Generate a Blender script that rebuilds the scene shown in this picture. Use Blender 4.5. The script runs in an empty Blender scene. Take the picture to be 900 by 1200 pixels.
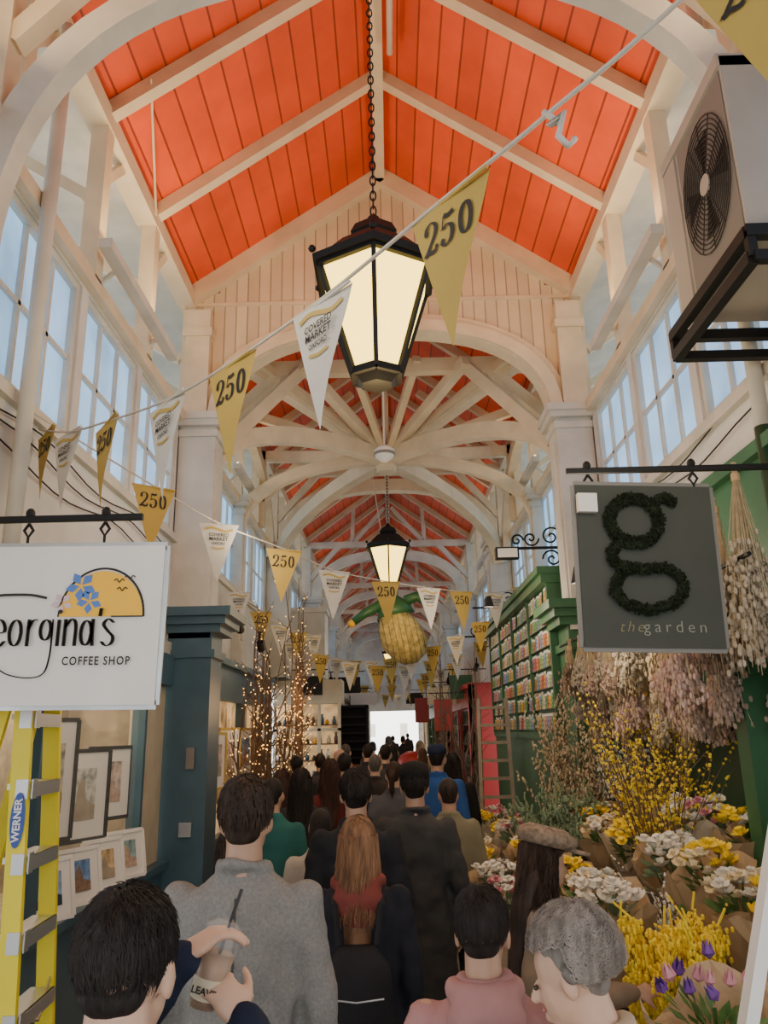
import bpy, bmesh, math, random
from mathutils import Vector, Matrix, Euler
from math import sin, cos, pi, radians
R=random.Random(7)
COL=bpy.context.scene.collection
V=Vector
# ---------------------------------------------------------------- camera
cam_d=bpy.data.cameras.new('camera'); cam=bpy.data.objects.new('camera',cam_d); COL.objects.link(cam)
cam_d.sensor_fit='VERTICAL'; cam_d.sensor_height=36; cam_d.lens=27.03; cam_d.clip_end=300
cam.matrix_world=Matrix.Translation((0,0,1.95))@Matrix.Rotation(radians(.27),4,'Z')@Matrix.Rotation(radians(90+15.8),4,'X')@Matrix.Rotation(radians(-1.3),4,'Z')
bpy.context.scene.camera=cam
# ---------------------------------------------------------------- materials
def mat(name,col,rough=.6,metal=0,emit=None,es=0,bump=0,bs=20,var=0,vs=4,alpha=1,board=None,spec=.5,stretch=None,trans=0,evar=0):
    m=bpy.data.materials.new(name); m.use_nodes=True; nt=m.node_tree; N=nt.nodes; L=nt.links
    b=N['Principled BSDF']; b.inputs['Base Color'].default_value=(*col,1); b.inputs['Roughness'].default_value=rough
    b.inputs['Metallic'].default_value=metal; b.inputs['Alpha'].default_value=alpha
    b.inputs['Specular IOR Level'].default_value=spec
    if trans: b.inputs['Transmission Weight'].default_value=trans
    if emit: b.inputs['Emission Color'].default_value=(*emit,1); b.inputs['Emission Strength'].default_value=es
    tc=N.new('ShaderNodeTexCoord'); src=tc.outputs['Object']
    if stretch:
        mp=N.new('ShaderNodeMapping'); mp.inputs['Scale'].default_value=stretch; L.new(src,mp.inputs[0]); src=mp.outputs[0]
    colout=None; hgt=None
    if var:
        n=N.new('ShaderNodeTexNoise'); n.inputs['Scale'].default_value=vs; n.inputs['Detail'].default_value=5; L.new(src,n.inputs['Vector'])
        r=N.new('ShaderNodeMapRange'); r.inputs[1].default_value=.3; r.inputs[2].default_value=.7; r.inputs[3].default_value=1-var; r.inputs[4].default_value=1+var*.5
        L.new(n.outputs[0],r.inputs[0])
        mx=N.new('ShaderNodeVectorMath'); mx.operation='SCALE'; mx.inputs[0].default_value=col; L.new(r.outputs[0],mx.inputs['Scale']); colout=mx.outputs[0]
        if evar:
            e=N.new('ShaderNodeMath'); e.operation='MULTIPLY'; e.inputs[1].default_value=es; L.new(r.outputs[0],e.inputs[0]); L.new(e.outputs[0],b.inputs['Emission Strength'])
    if board:
        ax,sp,dark=board
        sx=N.new('ShaderNodeSeparateXYZ'); L.new(tc.outputs['Object'],sx.inputs[0])
        d=N.new('ShaderNodeMath'); d.operation='DIVIDE'; d.inputs[1].default_value=sp; L.new(sx.outputs[ax],d.inputs[0])
        f=N.new('ShaderNodeMath'); f.operation='FRACT'; L.new(d.outputs[0],f.inputs[0])
        g=N.new('ShaderNodeMath'); g.operation='GREATER_THAN'; g.inputs[1].default_value=.012/sp+.02; L.new(f.outputs[0],g.inputs[0])
        fl=N.new('ShaderNodeMath'); fl.operation='FLOOR'; L.new(d.outputs[0],fl.inputs[0])
        wn=N.new('ShaderNodeTexWhiteNoise'); wn.noise_dimensions='1D'; L.new(fl.outputs[0],wn.inputs['W'])
        r2=N.new('ShaderNodeMapRange'); r2.inputs[3].default_value=.84; r2.inputs[4].default_value=1.05; L.new(wn.outputs[0],r2.inputs[0])
        r3=N.new('ShaderNodeMapRange'); r3.inputs[3].default_value=dark; r3.inputs[4].default_value=1; L.new(g.outputs[0],r3.inputs[0])
        mm=N.new('ShaderNodeMath'); mm.operation='MULTIPLY'; L.new(r2.outputs[0],mm.inputs[0]); L.new(r3.outputs[0],mm.inputs[1])
        mx2=N.new('ShaderNodeVectorMath'); mx2.operation='SCALE'; mx2.inputs[0].default_value=col
        if colout: L.new(colout,mx2.inputs[0])
        L.new(mm.outputs[0],mx2.inputs['Scale']); colout=mx2.outputs[0]; hgt=g.outputs[0]
    if colout: L.new(colout,b.inputs['Base Color'])
    if bump:
        n=N.new('ShaderNodeTexNoise'); n.inputs['Scale'].default_value=bs; n.inputs['Detail'].default_value=4; L.new(src,n.inputs['Vector'])
        bp=N.new('ShaderNodeBump'); bp.inputs['Strength'].default_value=bump; bp.inputs['Distance'].default_value=.02; L.new(n.outputs[0],bp.inputs['Height']); L.new(bp.outputs[0],b.inputs['Normal'])
    return m
M=dict(
 red=mat('red_boards',(.82,.088,.014),.5,var=.22,vs=1.5,board=('X',.2,.35)),
 cream=mat('cream_paint',(.70,.565,.385),.5,var=.14,vs=3),
 board=mat('cream_boarding',(.72,.57,.38),.55,var=.1,vs=3,board=('X',.135,.5)),
 white=mat('white_paint',(.64,.595,.51),.55,var=.18,vs=2.5,bump=.08,bs=8),
 plaster=mat('white_plaster',(.64,.62,.58),.7,var=.2,vs=1.5,bump=.1,bs=6),
 blue=mat('blue_paint',(.055,.115,.155),.4,var=.15),
 green=mat('green_paint',(.035,.13,.05),.45,var=.2),
 dgreen=mat('dark_green_paint',(.025,.075,.04),.45,var=.2),
 beige=mat('beige_panel',(.54,.46,.32),.6,var=.15),
 brown=mat('brown_wood',(.12,.06,.03),.5,var=.3,vs=6,stretch=(1,1,8)),
 oldwood=mat('weathered_wood',(.38,.32,.24),.7,var=.3,vs=8), palewood=mat('dull_ladder_wood',(.36,.31,.24),.7,var=.2,vs=8),
 black=mat('black_iron',(.010,.010,.010),.5,spec=.25),
 dark=mat('dark_interior',(.02,.018,.015),.8),
 steel=mat('galvanised_steel',(.55,.57,.58),.35,metal=.9,var=.2),
 alu=mat('aluminium',(.62,.63,.64),.35,metal=.8),
 pane=mat('frosted_window_glass',(.3,.42,.5),.3,emit=(.30,.60,.98),es=1.15,var=.35,vs=1.6,evar=1),  # all window panes emit in place of daylight through the glass
 pane2=mat('bright_window_glass',(.5,.6,.65),.3,emit=(.66,.84,1),es=1.8,var=.25,vs=1.5,evar=1),
 pane3=mat('far_window_glass',(.5,.6,.65),.3,emit=(.66,.84,1),es=.7),
 lamp=mat('lantern_glass',(.9,.65,.2),.3,emit=(1,.68,.12),es=4.2),
 bulb=mat('warm_bulb',(1,.7,.3),.3,emit=(1,.50,.12),es=4.0),
 tube=mat('lamp_tube',(1,.95,.8),.3,emit=(1,.85,.6),es=3),
 glass=mat('clear_glass',(.8,.85,.85),.05,alpha=.12),
 floor=mat('stone_floor',(.28,.26,.23),.5,var=.3,vs=2),
 street=mat('pale_street',(.88,.88,.86),.6),
 rope=mat('white_rope',(.62,.56,.46),.8),
 gold=mat('mustard_cloth',(.52,.36,.08),.8,var=.08),
 flagw=mat('white_cloth',(.66,.63,.56),.8,var=.06),
 ink=mat('black_ink',(.02,.018,.015),.7),
 goldink=mat('gold_ink',(.55,.38,.08),.6), dimink=mat('pale_green_ink',(.30,.32,.25),.7), dimgold=mat('faded_gold_ink',(.26,.22,.11),.7),
 signw=mat('sign_white',(.76,.74,.69),.4,var=.04),
 signg=mat('sign_slate',(.062,.068,.056),.6,var=.1,spec=.25),
 moss=mat('dried_moss',(.022,.030,.016),.95,var=.5,vs=30,spec=.1),
 kraft=mat('kraft_paper',(.56,.39,.22),.75,var=.2,vs=6,bump=.35,bs=14),
 cfilm=mat('cream_tissue',(.68,.57,.40),.6,var=.1,bump=.2,bs=12),
 leaf=mat('leaf_green',(.10,.20,.05),.55,var=.35,vs=15),
 leaf2=mat('eucalyptus_leaf',(.19,.27,.15),.6,var=.3,vs=15),
 stem=mat('twig_brown',(.14,.085,.05),.8),
 fy=mat('yellow_petal',(.88,.66,.03),.6), fw=mat('white_petal',(.78,.75,.66),.6), fpk=mat('pink_petal',(.62,.28,.32),.6),
 fp=mat('purple_petal',(.15,.05,.28),.6), fr=mat('red_petal',(.5,.04,.05),.6), fo=mat('orange_petal',(.88,.42,.02),.6), fc=mat('cream_petal',(.80,.70,.46),.6),
 dry1=mat('dried_pink',(.50,.36,.28),.9,var=.4,vs=25), dry2=mat('dried_straw',(.56,.45,.28),.9,var=.3,vs=25), dry3=mat('dried_grey',(.48,.42,.33),.9,var=.3,vs=25), dry4=mat('dried_dark',(.25,.17,.12),.9,var=.4,vs=25),dry5=mat('dried_blush',(.66,.46,.39),.9,var=.3,vs=25),
 ladder=mat('yellow_fibreglass',(.84,.70,.02),.45,var=.05),
 logo=mat('logo_blue',(.03,.08,.35),.4), postred=mat('red_paint',(.36,.018,.014),.4),
 acw=mat('appliance_casing',(.42,.38,.32),.5,var=.08), grille=mat('grille_grey',(.20,.19,.17),.5),  # casing colour darkened to put the unit in shade
 sun=mat('sun_yellow',(.90,.50,.03),.5), fblue=mat('petal_blue',(.08,.19,.52),.5), fpink=mat('petal_pale',(.65,.48,.50),.5),
 glow=mat('lit_interior',(.6,.42,.22),.7,emit=(1,.62,.28),es=.55,var=.7,vs=3,evar=1),  # emission stands in for lamplight on shop interiors
 paper=mat('white_card',(.80,.78,.74),.6), navy=mat('navy',(.02,.03,.07),.7),
 skin=mat('skin',(.58,.36,.25),.5,var=.08,vs=12), skin2=mat('skin_tan',(.44,.26,.17),.5,var=.08,vs=12),
 eye=mat('eye_dark',(.03,.02,.015),.2), lip=mat('lip',(.40,.15,.13),.5),
 cup=mat('clear_cup',(.8,.78,.75),.1,alpha=.15), coffee=mat('iced_coffee',(.34,.17,.07),.4,var=.3,vs=40), straw=mat('straw_dark',(.03,.03,.03),.4),
)
# ---------------------------------------------------------------- mesh builder
def nrm(v): v=V(v); return v/(v.length or 1)
class MB:
    def __init__(s): s.v=[]; s.f=[]; s.m=[]
    def add(s,vs,fs,mi=0):
        o=len(s.v); s.v+=[tuple(p) for p in vs]; s.f+=[tuple(i+o for i in f) for f in fs]; s.m+=[mi]*len(fs); return s
    def box(s,a,b,mi=0,X=None):
        x0,y0,z0=a;x1,y1,z1=b
        vs=[V((x,y,z)) for x in(x0,x1) for y in(y0,y1) for z in(z0,z1)]
        if X is not None: vs=[X@p for p in vs]
        return s.add(vs,[(0,1,3,2),(4,6,7,5),(0,4,5,1),(2,3,7,6),(0,2,6,4),(1,5,7,3)],mi)
    def beam(s,p0,p1,w,h,mi=0,up=(0,0,1)):
        p0=V(p0);p1=V(p1);d=nrm(p1-p0);r=d.cross(V(up))
        if r.length<1e-4: r=d.cross(V((0,1,0)))
        r=nrm(r);u=r.cross(d)
        vs=[p+r*(w/2*a)+u*(h/2*b) for p in(p0,p1) for a,b in((-1,-1),(1,-1),(1,1),(-1,1))]
        return s.add(vs,[(0,3,2,1),(4,5,6,7),(0,1,5,4),(1,2,6,5),(2,3,7,6),(3,0,4,7)],mi)
    def sweep(s,pts,side,w,t,mi=0):
        side=nrm(side);n=len(pts);pts=[V(p) for p in pts];vs=[]
        for i,p in enumerate(pts):
            d=nrm(pts[min(i+1,n-1)]-pts[max(i-1,0)]); q=nrm(d.cross(side))
            vs+=[p+side*(w/2*a)+q*(t/2*b) for a,b in((-1,-1),(1,-1),(1,1),(-1,1))]
        fs=[(0,3,2,1),tuple(4*(n-1)+k for k in range(4))]
        for i in range(n-1):
            for k in range(4): fs.append((4*i+k,4*i+(k+1)%4,4*i+4+(k+1)%4,4*i+4+k))
        return s.add(vs,fs,mi)
    def tube(s,pts,r,n=8,mi=0,cap=True):
        pts=[V(p) for p in pts];N=len(pts)
        if not hasattr(r,'__len__'): r=[r]*N
        vs=[];d0=nrm(pts[1]-pts[0]);a=d0.orthogonal().normalized()
        for i,p in enumerate(pts):
            d=nrm(pts[min(i+1,N-1)]-pts[max(i-1,0)]); a=a-d*a.dot(d)
            a=a.normalized() if a.length>1e-6 else d.orthogonal().normalized()
            b=d.cross(a); vs+=[p+(a*cos(2*pi*k/n)+b*sin(2*pi*k/n))*r[i] for k in range(n)]
        fs=[]
        for i in range(N-1):
            for k in range(n): fs.append((i*n+k,i*n+(k+1)%n,(i+1)*n+(k+1)%n,(i+1)*n+k))
        if cap: fs+=[tuple(range(n-1,-1,-1)),tuple((N-1)*n+k for k in range(n))]
        return s.add(vs,fs,mi)
    def ell(s,c,r,mi=0,nu=10,nv=7,X=None):
        if not hasattr(r,'__len__'): r=(r,r,r)
        c=V(c);vs=[V((0,0,1))]
        for j in range(1,nv):
            t=pi*j/nv
            vs+=[V((sin(t)*cos(2*pi*k/nu),sin(t)*sin(2*pi*k/nu),cos(t))) for k in range(nu)]
        vs.append(V((0,0,-1)))
        out=[]
        for p in vs:
            q=V((p.x*r[0],p.y*r[1],p.z*r[2]))
            if X is not None: q=X@q
            out.append(q+c)
        fs=[(0,1+k,1+(k+1)%nu) for k in range(nu)]
        for j in range(nv-2):
            for k in range(nu):
                a=1+j*nu;fs.append((a+k,a+nu+k,a+nu+(k+1)%nu,a+(k+1)%nu))
        l=len(vs)-1;a=1+(nv-2)*nu
        fs+=[(l,a+(k+1)%nu,a+k) for k in range(nu)]
        return s.add(out,fs,mi)
    def cap(s,p0,p1,r0,r1,n=10,mi=0):
        s.tube([p0,p1],[r0,r1],n,mi); s.ell(p0,r0,mi,n,6); s.ell(p1,r1,mi,n,6); return s
    def loft(s,rings,n=16,mi=0,cap=True):
        vs=[]
        for cx,cy,z,rx,ry in rings: vs+=[V((cx+rx*cos(2*pi*k/n),cy+ry*sin(2*pi*k/n),z)) for k in range(n)]
        fs=[]
        for i in range(len(rings)-1):
            for k in range(n): fs.append((i*n+k,i*n+(k+1)%n,(i+1)*n+(k+1)%n,(i+1)*n+k))
        if cap: fs+=[tuple(range(n-1,-1,-1)),tuple((len(rings)-1)*n+k for k in range(n))]
        return s.add(vs,fs,mi)
    def flat(s,pts,mi=0): return s.add(pts,[tuple(range(len(pts)))],mi)
    def obj(s,name,mats,parent=None,loc=(0,0,0),rot=(0,0,0),smooth=False,label=None,cat=None,group=None,kind=None):
        me=bpy.data.meshes.new(name); me.from_pydata(s.v,[],s.f)
        if not isinstance(mats,(list,tuple)): mats=[mats]
        for m in mats: me.materials.append(M[m] if isinstance(m,str) else m)
        me.polygons.foreach_set('material_index',s.m)
        if smooth: me.polygons.foreach_set('use_smooth',[True]*len(s.f))
        me.update()
        return mk(name,me,parent,loc,rot,label,cat,group,kind)
KIDS={}
def mk(name,me,parent=None,loc=(0,0,0),rot=(0,0,0),label=None,cat=None,group=None,kind=None):
    o=bpy.data.objects.new(name,me); COL.objects.link(o); o.location=loc; o.rotation_euler=rot
    if parent: o.parent=parent; KIDS.setdefault(parent.name,[]).append(o)
    if label:o['label']=label
    if cat:o['category']=cat
    if group:o['group']=group
    if kind:o['kind']=kind
    return o
def root(name,loc,label,cat,rot=(0,0,0),group=None): 
    o=mk(name,None,None,loc,rot,label,cat,group); o.empty_display_size=.1; return o
def dup(o,loc=None,rot=None,scale=None,label=None,parent=None):
    n=o.copy(); COL.objects.link(n)
    if loc is not None:n.location=loc
    if rot is not None:n.rotation_euler=rot
    if scale is not None:n.scale=(scale,)*3 if not hasattr(scale,'__len__') else scale
    if label:n['label']=label
    if parent: n.parent=parent; KIDS.setdefault(parent.name,[]).append(n)
    for k in KIDS.get(o.name,[]): dup(k,parent=n)
    return n
def S(o): o['kind']='structure'; return o
tn=[0]
def trim(mb,m,smooth=False):
    tn[0]+=1; o=mb.obj('trim_%d'%tn[0],m,smooth=smooth,kind='structure'); return o
def light(kind,loc,e,col,size=.2,rot=None,sy=None):
    l=bpy.data.lights.new('light',kind); l.energy=e; l.color=col
    if kind=='POINT': l.shadow_soft_size=size
    else:
        l.size=size
        if sy: l.shape='RECTANGLE'; l.size_y=sy
    o=bpy.data.objects.new('light',l); COL.objects.link(o); o.location=loc
    if rot: o.rotation_euler=rot
# text
TX={}
def prep(body,size=1,shear=0,off=0,sp=1):
    cu=bpy.data.curves.new('t','FONT'); cu.body=body; cu.size=size; cu.shear=shear; cu.offset=off; cu.align_x='CENTER'; cu.resolution_u=3; cu.space_character=sp
    ob=bpy.data.objects.new('t',cu); COL.objects.link(ob); TX[body]=ob
for a in [('COVERED',1,0,.02),('MARKET',1,0,.02),('OXFORD',1,0,.02),('COFFEE SHOP',1,0,.02,1.2),('WERNER',1,0,.03),('LEAVE',1,0,.03),('garden',1,0,-.012,1.45),('the',1,.3,-.012,1.3)]: prep(*a)
bpy.context.view_layer.update(); dg=bpy.context.evaluated_depsgraph_get()
for k in list(TX):
    ob=TX[k]; TX[k]=bpy.data.meshes.new_from_object(ob.evaluated_get(dg)); bpy.data.objects.remove(ob)
def text(body,parent,x,y,z,size,m,xs=1,rot=None,name='lettering'):
    me=TX[body].copy(); me.transform(Matrix.Translation((x,y,z))@(rot or Matrix())@Matrix.Rotation(pi/2,4,'X')@Matrix.Diagonal((size*xs,size,1,1)))
    me.materials.clear(); me.materials.append(M[m]); return mk(name,me,parent)
def cat_rom(p,n=6):
    p=[V(q) for q in p]; P=[p[0]*2-p[1]]+p+[p[-1]*2-p[-2]]; out=[]
    for i in range(1,len(P)-2):
        a,b,c,d=P[i-1:i+3]
        for k in range(n):
            t=k/n; out.append(.5*((2*b)+(c-a)*t+(2*a-5*b+4*c-d)*t*t+(3*b-a-3*c+d)*t**3))
    out.append(p[-1]); return out
def nib(mb,pts,w,t,F,mi=0,n=6):
    q=cat_rom([V((a,b,0)) for a,b in pts],n)
    for a,b in zip(q,q[1:]):
        d=(b-a); pr=nrm(V((-d.y,d.x,0)))*t/2
        mb.flat([F(*(a+pr).xy),F(*(a-pr).xy),F(*(b-pr).xy),F(*(b+pr).xy)],mi)
        if w: h=V((w/2,0,0)); mb.flat([F(*(a+h).xy),F(*(a-h).xy),F(*(b-h).xy),F(*(b+h).xy)],mi)
def disc(mb,c,r,F,mi=0,n=12): mb.flat([F(c[0]+r*cos(2*pi*k/n),c[1]+r*sin(2*pi*k/n)) for k in range(n)],mi)
def d250(mb,F0,mi=0):
    def G(ox): return lambda x,y:F0(ox+x,y)
    F=G(0); nib(mb,[(.10,.72),(.16,.9),(.34,.98),(.52,.88),(.55,.68),(.44,.46),(.22,.2),(.06,.05)],.15,.05,F,mi); disc(mb,(.13,.72),.09,F,mi)
    nib(mb,[(.06,.06),(.22,.12),(.42,.06),(.56,.10),(.60,.24)],0,.13,F,mi)
    F=G(.74); nib(mb,[(.14,.93),(.34,.89),(.54,.96)],0,.14,F,mi); nib(mb,[(.14,.93),(.10,.52)],0,.05,F,mi)
    nib(mb,[(.10,.52),(.28,.62),(.47,.54),(.52,.32),(.44,.1),(.24,.01),(.08,.14)],.17,.05,F,mi); disc(mb,(.12,.17),.09,F,mi)
    F=G(1.48); nib(mb,[(.3+.2*cos(2*pi*k/12),.49+.46*sin(2*pi*k/12)) for k in range(13)],.17,.05,F,mi)

# ================================================================ BUILDING
W=2.3
PIL=[3.6,8.2,14.4,20.6,26.8,33.0,39.2]; YE=45
S(MB().box((-6,-9,-.1),(6,YE,0)).obj('floor','floor'))
MB().box((-9,YE+.3,-.1),(9,YE+22,-.0)).obj('pavement','street',label='bright pale paving outside the far exit',cat='pavement')
r=root('building_facade',(0,YE+20,0),'pale stone facade across the street outside','building')
MB().box((-9,0,0),(9,.4,9)).obj('stone_wall','street',r)
for i in range(4):
    for z0,z1 in((1.4,2.4),(4,5.8)): MB().box((-4.6+i*2.6,-.03,z0),(-4.0+i*2.6,0,z1)).obj('window','acw',r)
light('AREA',(0,YE+6,10),6000,(1,.98,.94),6,(radians(65),0,0))  # added lamp with no fitting, brightens the facade beyond the exit
ZE,ZR,XE=6.98,8.72,2.42
cl=MB()
for sg in(-1,1):
    a=(sg*XE,ZE);b=(0,ZR)
    vs=[]
    for y in(-1.5,YE):
        vs+=[V((a[0],y,a[1])),V((b[0],y,b[1])),V((b[0],y,b[1]+.08)),V((a[0],y,a[1]+.08))]
    cl.add(vs,[(0,1,5,4),(2,3,7,6),(1,2,6,5),(3,0,4,7),(0,3,2,1),(4,5,6,7)])
S(cl.obj('ceiling','red'))
wn=[0]
def window(x,y0,y1,z0,z1,cols,rows,side,glass='pane',fm='white'):
    wn[0]+=1; mb=MB(); xi=x; t=.05
    mb.flat([V((xi,y0,z0)),V((xi,y1,z0)),V((xi,y1,z1)),V((xi,y0,z1))],1)
    w=.055
    for a,b in((y0,y0+w),(y1-w,y1)): mb.box((xi-t,a,z0),(xi+t,b,z1),0)
    for a,b in((z0,z0+w),(z1-w,z1)): mb.box((xi-t,y0+w,a),(xi+t,y1-w,b),0)
    for i in range(1,cols):
        y=y0+(y1-y0)*i/cols; mb.box((xi-.03,y-.018,z0+w),(xi+.03,y+.018,z1-w),0)
    for i in range(1,rows):
        z=z0+(z1-z0)*i/rows; mb.box((xi-.03,y0+w,z-.016),(xi+.03,y1-w,z+.016),0)
    S(mb.obj('window_%d'%wn[0],[fm,glass]))
ZS,ZH=4.02,5.28
bays=[(-1.5,3.4)]+[(PIL[i]+.25,PIL[i+1]-.2) for i in range(len(PIL)-1)]+[(PIL[-1]+.25,YE)]
for sg,nm in((-1,'left'),(1,'right')):
    wl=MB(); x0,x1=sorted((sg*W,sg*(W+.15)))
    wl.box((x0,-1.5,2.72),(x1,YE,ZS)); wl.box((x0,-1.5,ZH),(x1,YE,ZH+.12))
    for b0,b1 in bays:
        n=3 if b1-b0<5.3 else 4
        wd=(b1-b0-(n+1)*.12)/n; prev=b0-.5
        for i in range(n):
            a=b0+.12+i*(wd+.12); wl.box((x0,prev,ZS),(x1,a,ZH)); prev=a+wd
            window(sg*(W+.07),a,a+wd,ZS,ZH,3 if b0<14 else 2,2,sg)
        wl.box((x0,prev,ZS),(x1,min(b1+.45,YE),ZH))
    wl.box((x0,YE-.1,0),(x1,YE,ZS)); wl.box((x0,-1.5,0),(x1,1.5,2.72))
    S(wl.obj('wall_'+nm,'plaster'))
    s0,s1=sorted((sg*(W-.05),sg*(W)))
    trim(MB().box((s0,-1.5,ZS-.1),(s1,YE,ZS-.02)),'white')
    trim(MB().box((s0-.02,-1.5,ZH+.02),(s1+.02,YE,ZH+.14)),'cream')
    trim(MB().box((s0,-1.5,2.72),(s1,YE,2.86)),'white')
    p0,p1=sorted((sg*(W-.08),sg*(W+.12)))
    trim(MB().box((p0,-1.5,6.82),(p1,YE,7.0)),'cream')
    a0,a1=sorted((sg*(W+.15),sg*3.7))
    trim(MB().box((a0,-1.5,5.2),(a1,YE,5.28)),'white')
    trim(MB().box((a0,-1.5,7.0),(a1,YE,7.06)),'white')
    y=-1.5
    while y<20: 
        window(sg*3.6,y,y+2.0,5.28,7.0,4,3,sg,'pane2'); y+=2.0
    window(sg*3.6,20.5,YE,5.28,7.0,16,2,sg,'pane3')
S(MB().box((-3.7,-1.6,3.6),(3.7,-1.5,8.8)).obj('wall_back','plaster'))  # unseen wall added behind the camera to hold back sky light
ys=[-.1,1.25,2.6,3.95,5.3,6.62]
y=8.2
ys2=[]
while y<YE-1: ys2.append(y); y+=1.55
for y in ys+ys2:
    for sg in(-1,1):
        if abs(y-8.2)>.1:
            trim(MB().beam((sg*2.36,y,ZE-.05),(0,y,ZR-.07),.11,.13),'cream')
        mb=MB().box((sg*W-.07,y-.07,ZH+.12),(sg*W+.07,y+.07,6.82))
        if y<15:
            mb.beam((sg*(W),y+.0,6.3),(sg*(W),y+.45,6.82),.06,.08); mb.beam((sg*(W+.1),y+.03,6.2),(sg*3.55,y+.03,6.95),.07,.1)
        trim(mb,'cream')
trim(MB().box((-.06,-1.5,ZR-.19),(.06,YE,ZR-.02)),'cream')
def pipe(pts,r,m,label):
    MB().tube(pts,r,10).obj('pipe',m,smooth=True,label=label,cat='pipe')
pipe([(.13,4.2,8.32),(.13,5.0,8.35),(.13,6.1,8.4)],.03,'white','white painted conduit pipe clipped below roof ridge')
pipe([(-2.22,6.5,6.9),(-1.95,5.4,7.22),(-1.9,5.2,7.25)],.012,'cream','thin cream cable running up the roof boards')
def arch_pts(y,x=2.12,z0=4.75,z1=6.45,n=28,e=.8):
    out=[]
    for i in range(n+1):
        t=pi*i/n; c=cos(t);s_=sin(t)
        out.append(V((-x*(abs(c)**e)*(1 if c>0 else -1),y,z0+(z1-z0)*(s_**e))))
    return out
def pilaster(sg,y,w=.42,d=.4,z0=2.9,z1=5.35,m='white'):
    mb=MB(); xa=sg*(W+.02)
    def bx(dd,ww,a,b):
        x0,x1=sorted((xa,sg*(W-dd))); mb.box((x0,y-ww/2,a),(x1,y+ww/2,b))
    bx(d,w,z0,z1); bx(d+.04,w+.08,z0,z0+.22); bx(d+.03,w+.06,z1-.22,z1-.14); bx(d+.07,w+.14,z1-.1,z1-.03); bx(d+.1,w+.2,z1-.03,z1+.05)
    bx(.02+d,w-.14,z0+.35,z1-.35)
    trim(mb,m)
for i,y in enumerate(PIL):
    for sg in(-1,1): pilaster(sg,y,d=.4 if i else .08,w=.42 if i else .3)
    if i==0: trim(MB().sweep(arch_pts(y,x=2.2,z0=4.3,z1=6.46,e=.8),(0,1,0),.14,.17),'white')
    else: trim(MB().sweep(arch_pts(y,z0=5.2,z1=6.55,x=2.0),(0,1,0),.22,.24),'cream' if i<3 else 'white')
    if i!=1:
        mb=MB(); 
        if i: mb.beam((-2.3,y,6.86),(2.3,y,6.86),.14,.16)
        for sg in(-1,1):
            if i: mb.beam((sg*1.0,y,6.86),(sg*.95,y,7.9),.1,.1); mb.beam((sg*1.0,y,6.86),(sg*.1,y,7.9),.1,.1)
            mb.beam((sg*2.2,y,5.35),(sg*2.2,y,6.86),.14,.16); mb.beam((sg*2.15,y,5.9),(sg*1.35,y,6.85),.12,.12)
            if not i: mb.beam((sg*2.3,y,6.85),(sg*1.3,y,6.4),.12,.15)
        if i: mb.beam((0,y,6.9),(0,y,8.6),.1,.1)
        trim(mb,'cream' if i<3 else 'white')
yg=8.2
g=MB()
ap=arch_pts(yg,x=1.95,z0=5.25,z1=6.5,n=32)
top=lambda x: ZR-.02-(ZR-ZE)*abs(x)/XE
for a,b in zip(ap,ap[1:]):
    for yy in(yg-.03,yg+.05):
        g.flat([V((a.x,yy,a.z)),V((b.x,yy,b.z)),V((b.x,yy,top(b.x))),V((a.x,yy,top(a.x)))])
for sg in(-1,1):
    x0,x1=sorted((sg*1.95,sg*2.36)); g.box((x0,yg-.03,5.3),(x1,yg+.05,top(2.3)))
S(g.obj('wall_gable','board'))
mb=MB()
mb.box((-2.3,yg-.06,6.86),(2.3,yg-.03,6.90))
for sg in(-1,1):
    mb.beam((sg*2.4,yg-.09,ZE-.1),(0,yg-.09,ZR-.13),.13,.2)
    x0,x1=sorted((sg*2.02,sg*2.3)); mb.box((x0,yg-.17,5.4),(x1,yg-.03,6.75)); mb.box((x0-.03,yg-.2,6.4),(x1+.03,yg-.03,6.5))
mb.sweep(arch_pts(yg-.1,x=1.95,z0=5.25,z1=6.5),(0,1,0),.14,.14)
trim(mb,'cream')
HX,HY,HZ=0,11.3,6.0
def rib(c,z0,hub=(HX,HY,HZ),w=.18,t=.22):
    pts=[];c=V(c);h=V((hub[0],hub[1],0));n=12
    for i in range(n+1):
        a=i/n*pi/2; p=c.lerp(V((h.x,h.y,0)),1-cos(a)); pts.append(V((p.x,p.y,z0+(hub[2]-z0)*sin(a))))
    d=nrm(V((h.x-c.x,h.y-c.y,0))); trim(MB().sweep(pts,d.cross(V((0,0,1))),w,t),'cream')
for sg in(-1,1):
    rib((sg*2.1,8.6,0),4.9); rib((sg*2.1,14.1,0),4.9); rib((sg*2.25,HY,0),5.0,w=.14,t=.17)
    for a,b in(((sg*2.25,9.0,6.85),.17),((sg*2.25,13.4,6.85),.17),((sg*1.2,13.0,6.7),.13),((sg*1.1,9.4,6.7),.13),((sg*1.75,9.3,6.75),.11),((sg*2.25,11.3,6.85),.13),((sg*.45,9.5,6.8),.1)):
        trim(MB().beam((0,HY,HZ+.03),a,b,b*1.1),'cream')
    for yy in(9.6,13.0):
        trim(MB().beam((sg*2.22,yy,5.9),(sg*1.4,yy,6.7),.13,.15),'cream'); trim(MB().beam((sg*2.22,yy,5.4),(sg*2.22,yy,6.8),.13,.13),'cream')
        trim(MB().beam((sg*2.0,yy,6.75),(sg*.6,yy,7.9),.1,.12),'cream')
    trim(MB().beam((sg*2.0,8.6,5.2),(sg*1.1,9.55,6.7),.14,.16),'cream')
    pilaster(sg,HY,.3,.12)
    pts=[V((sg*2.2,11.3-2.7*cos(pi*k/16),5.1+1.5*sin(pi*k/16))) for k in range(17)]
    trim(MB().sweep(pts,(1,0,0),.14,.2),'cream')
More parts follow.
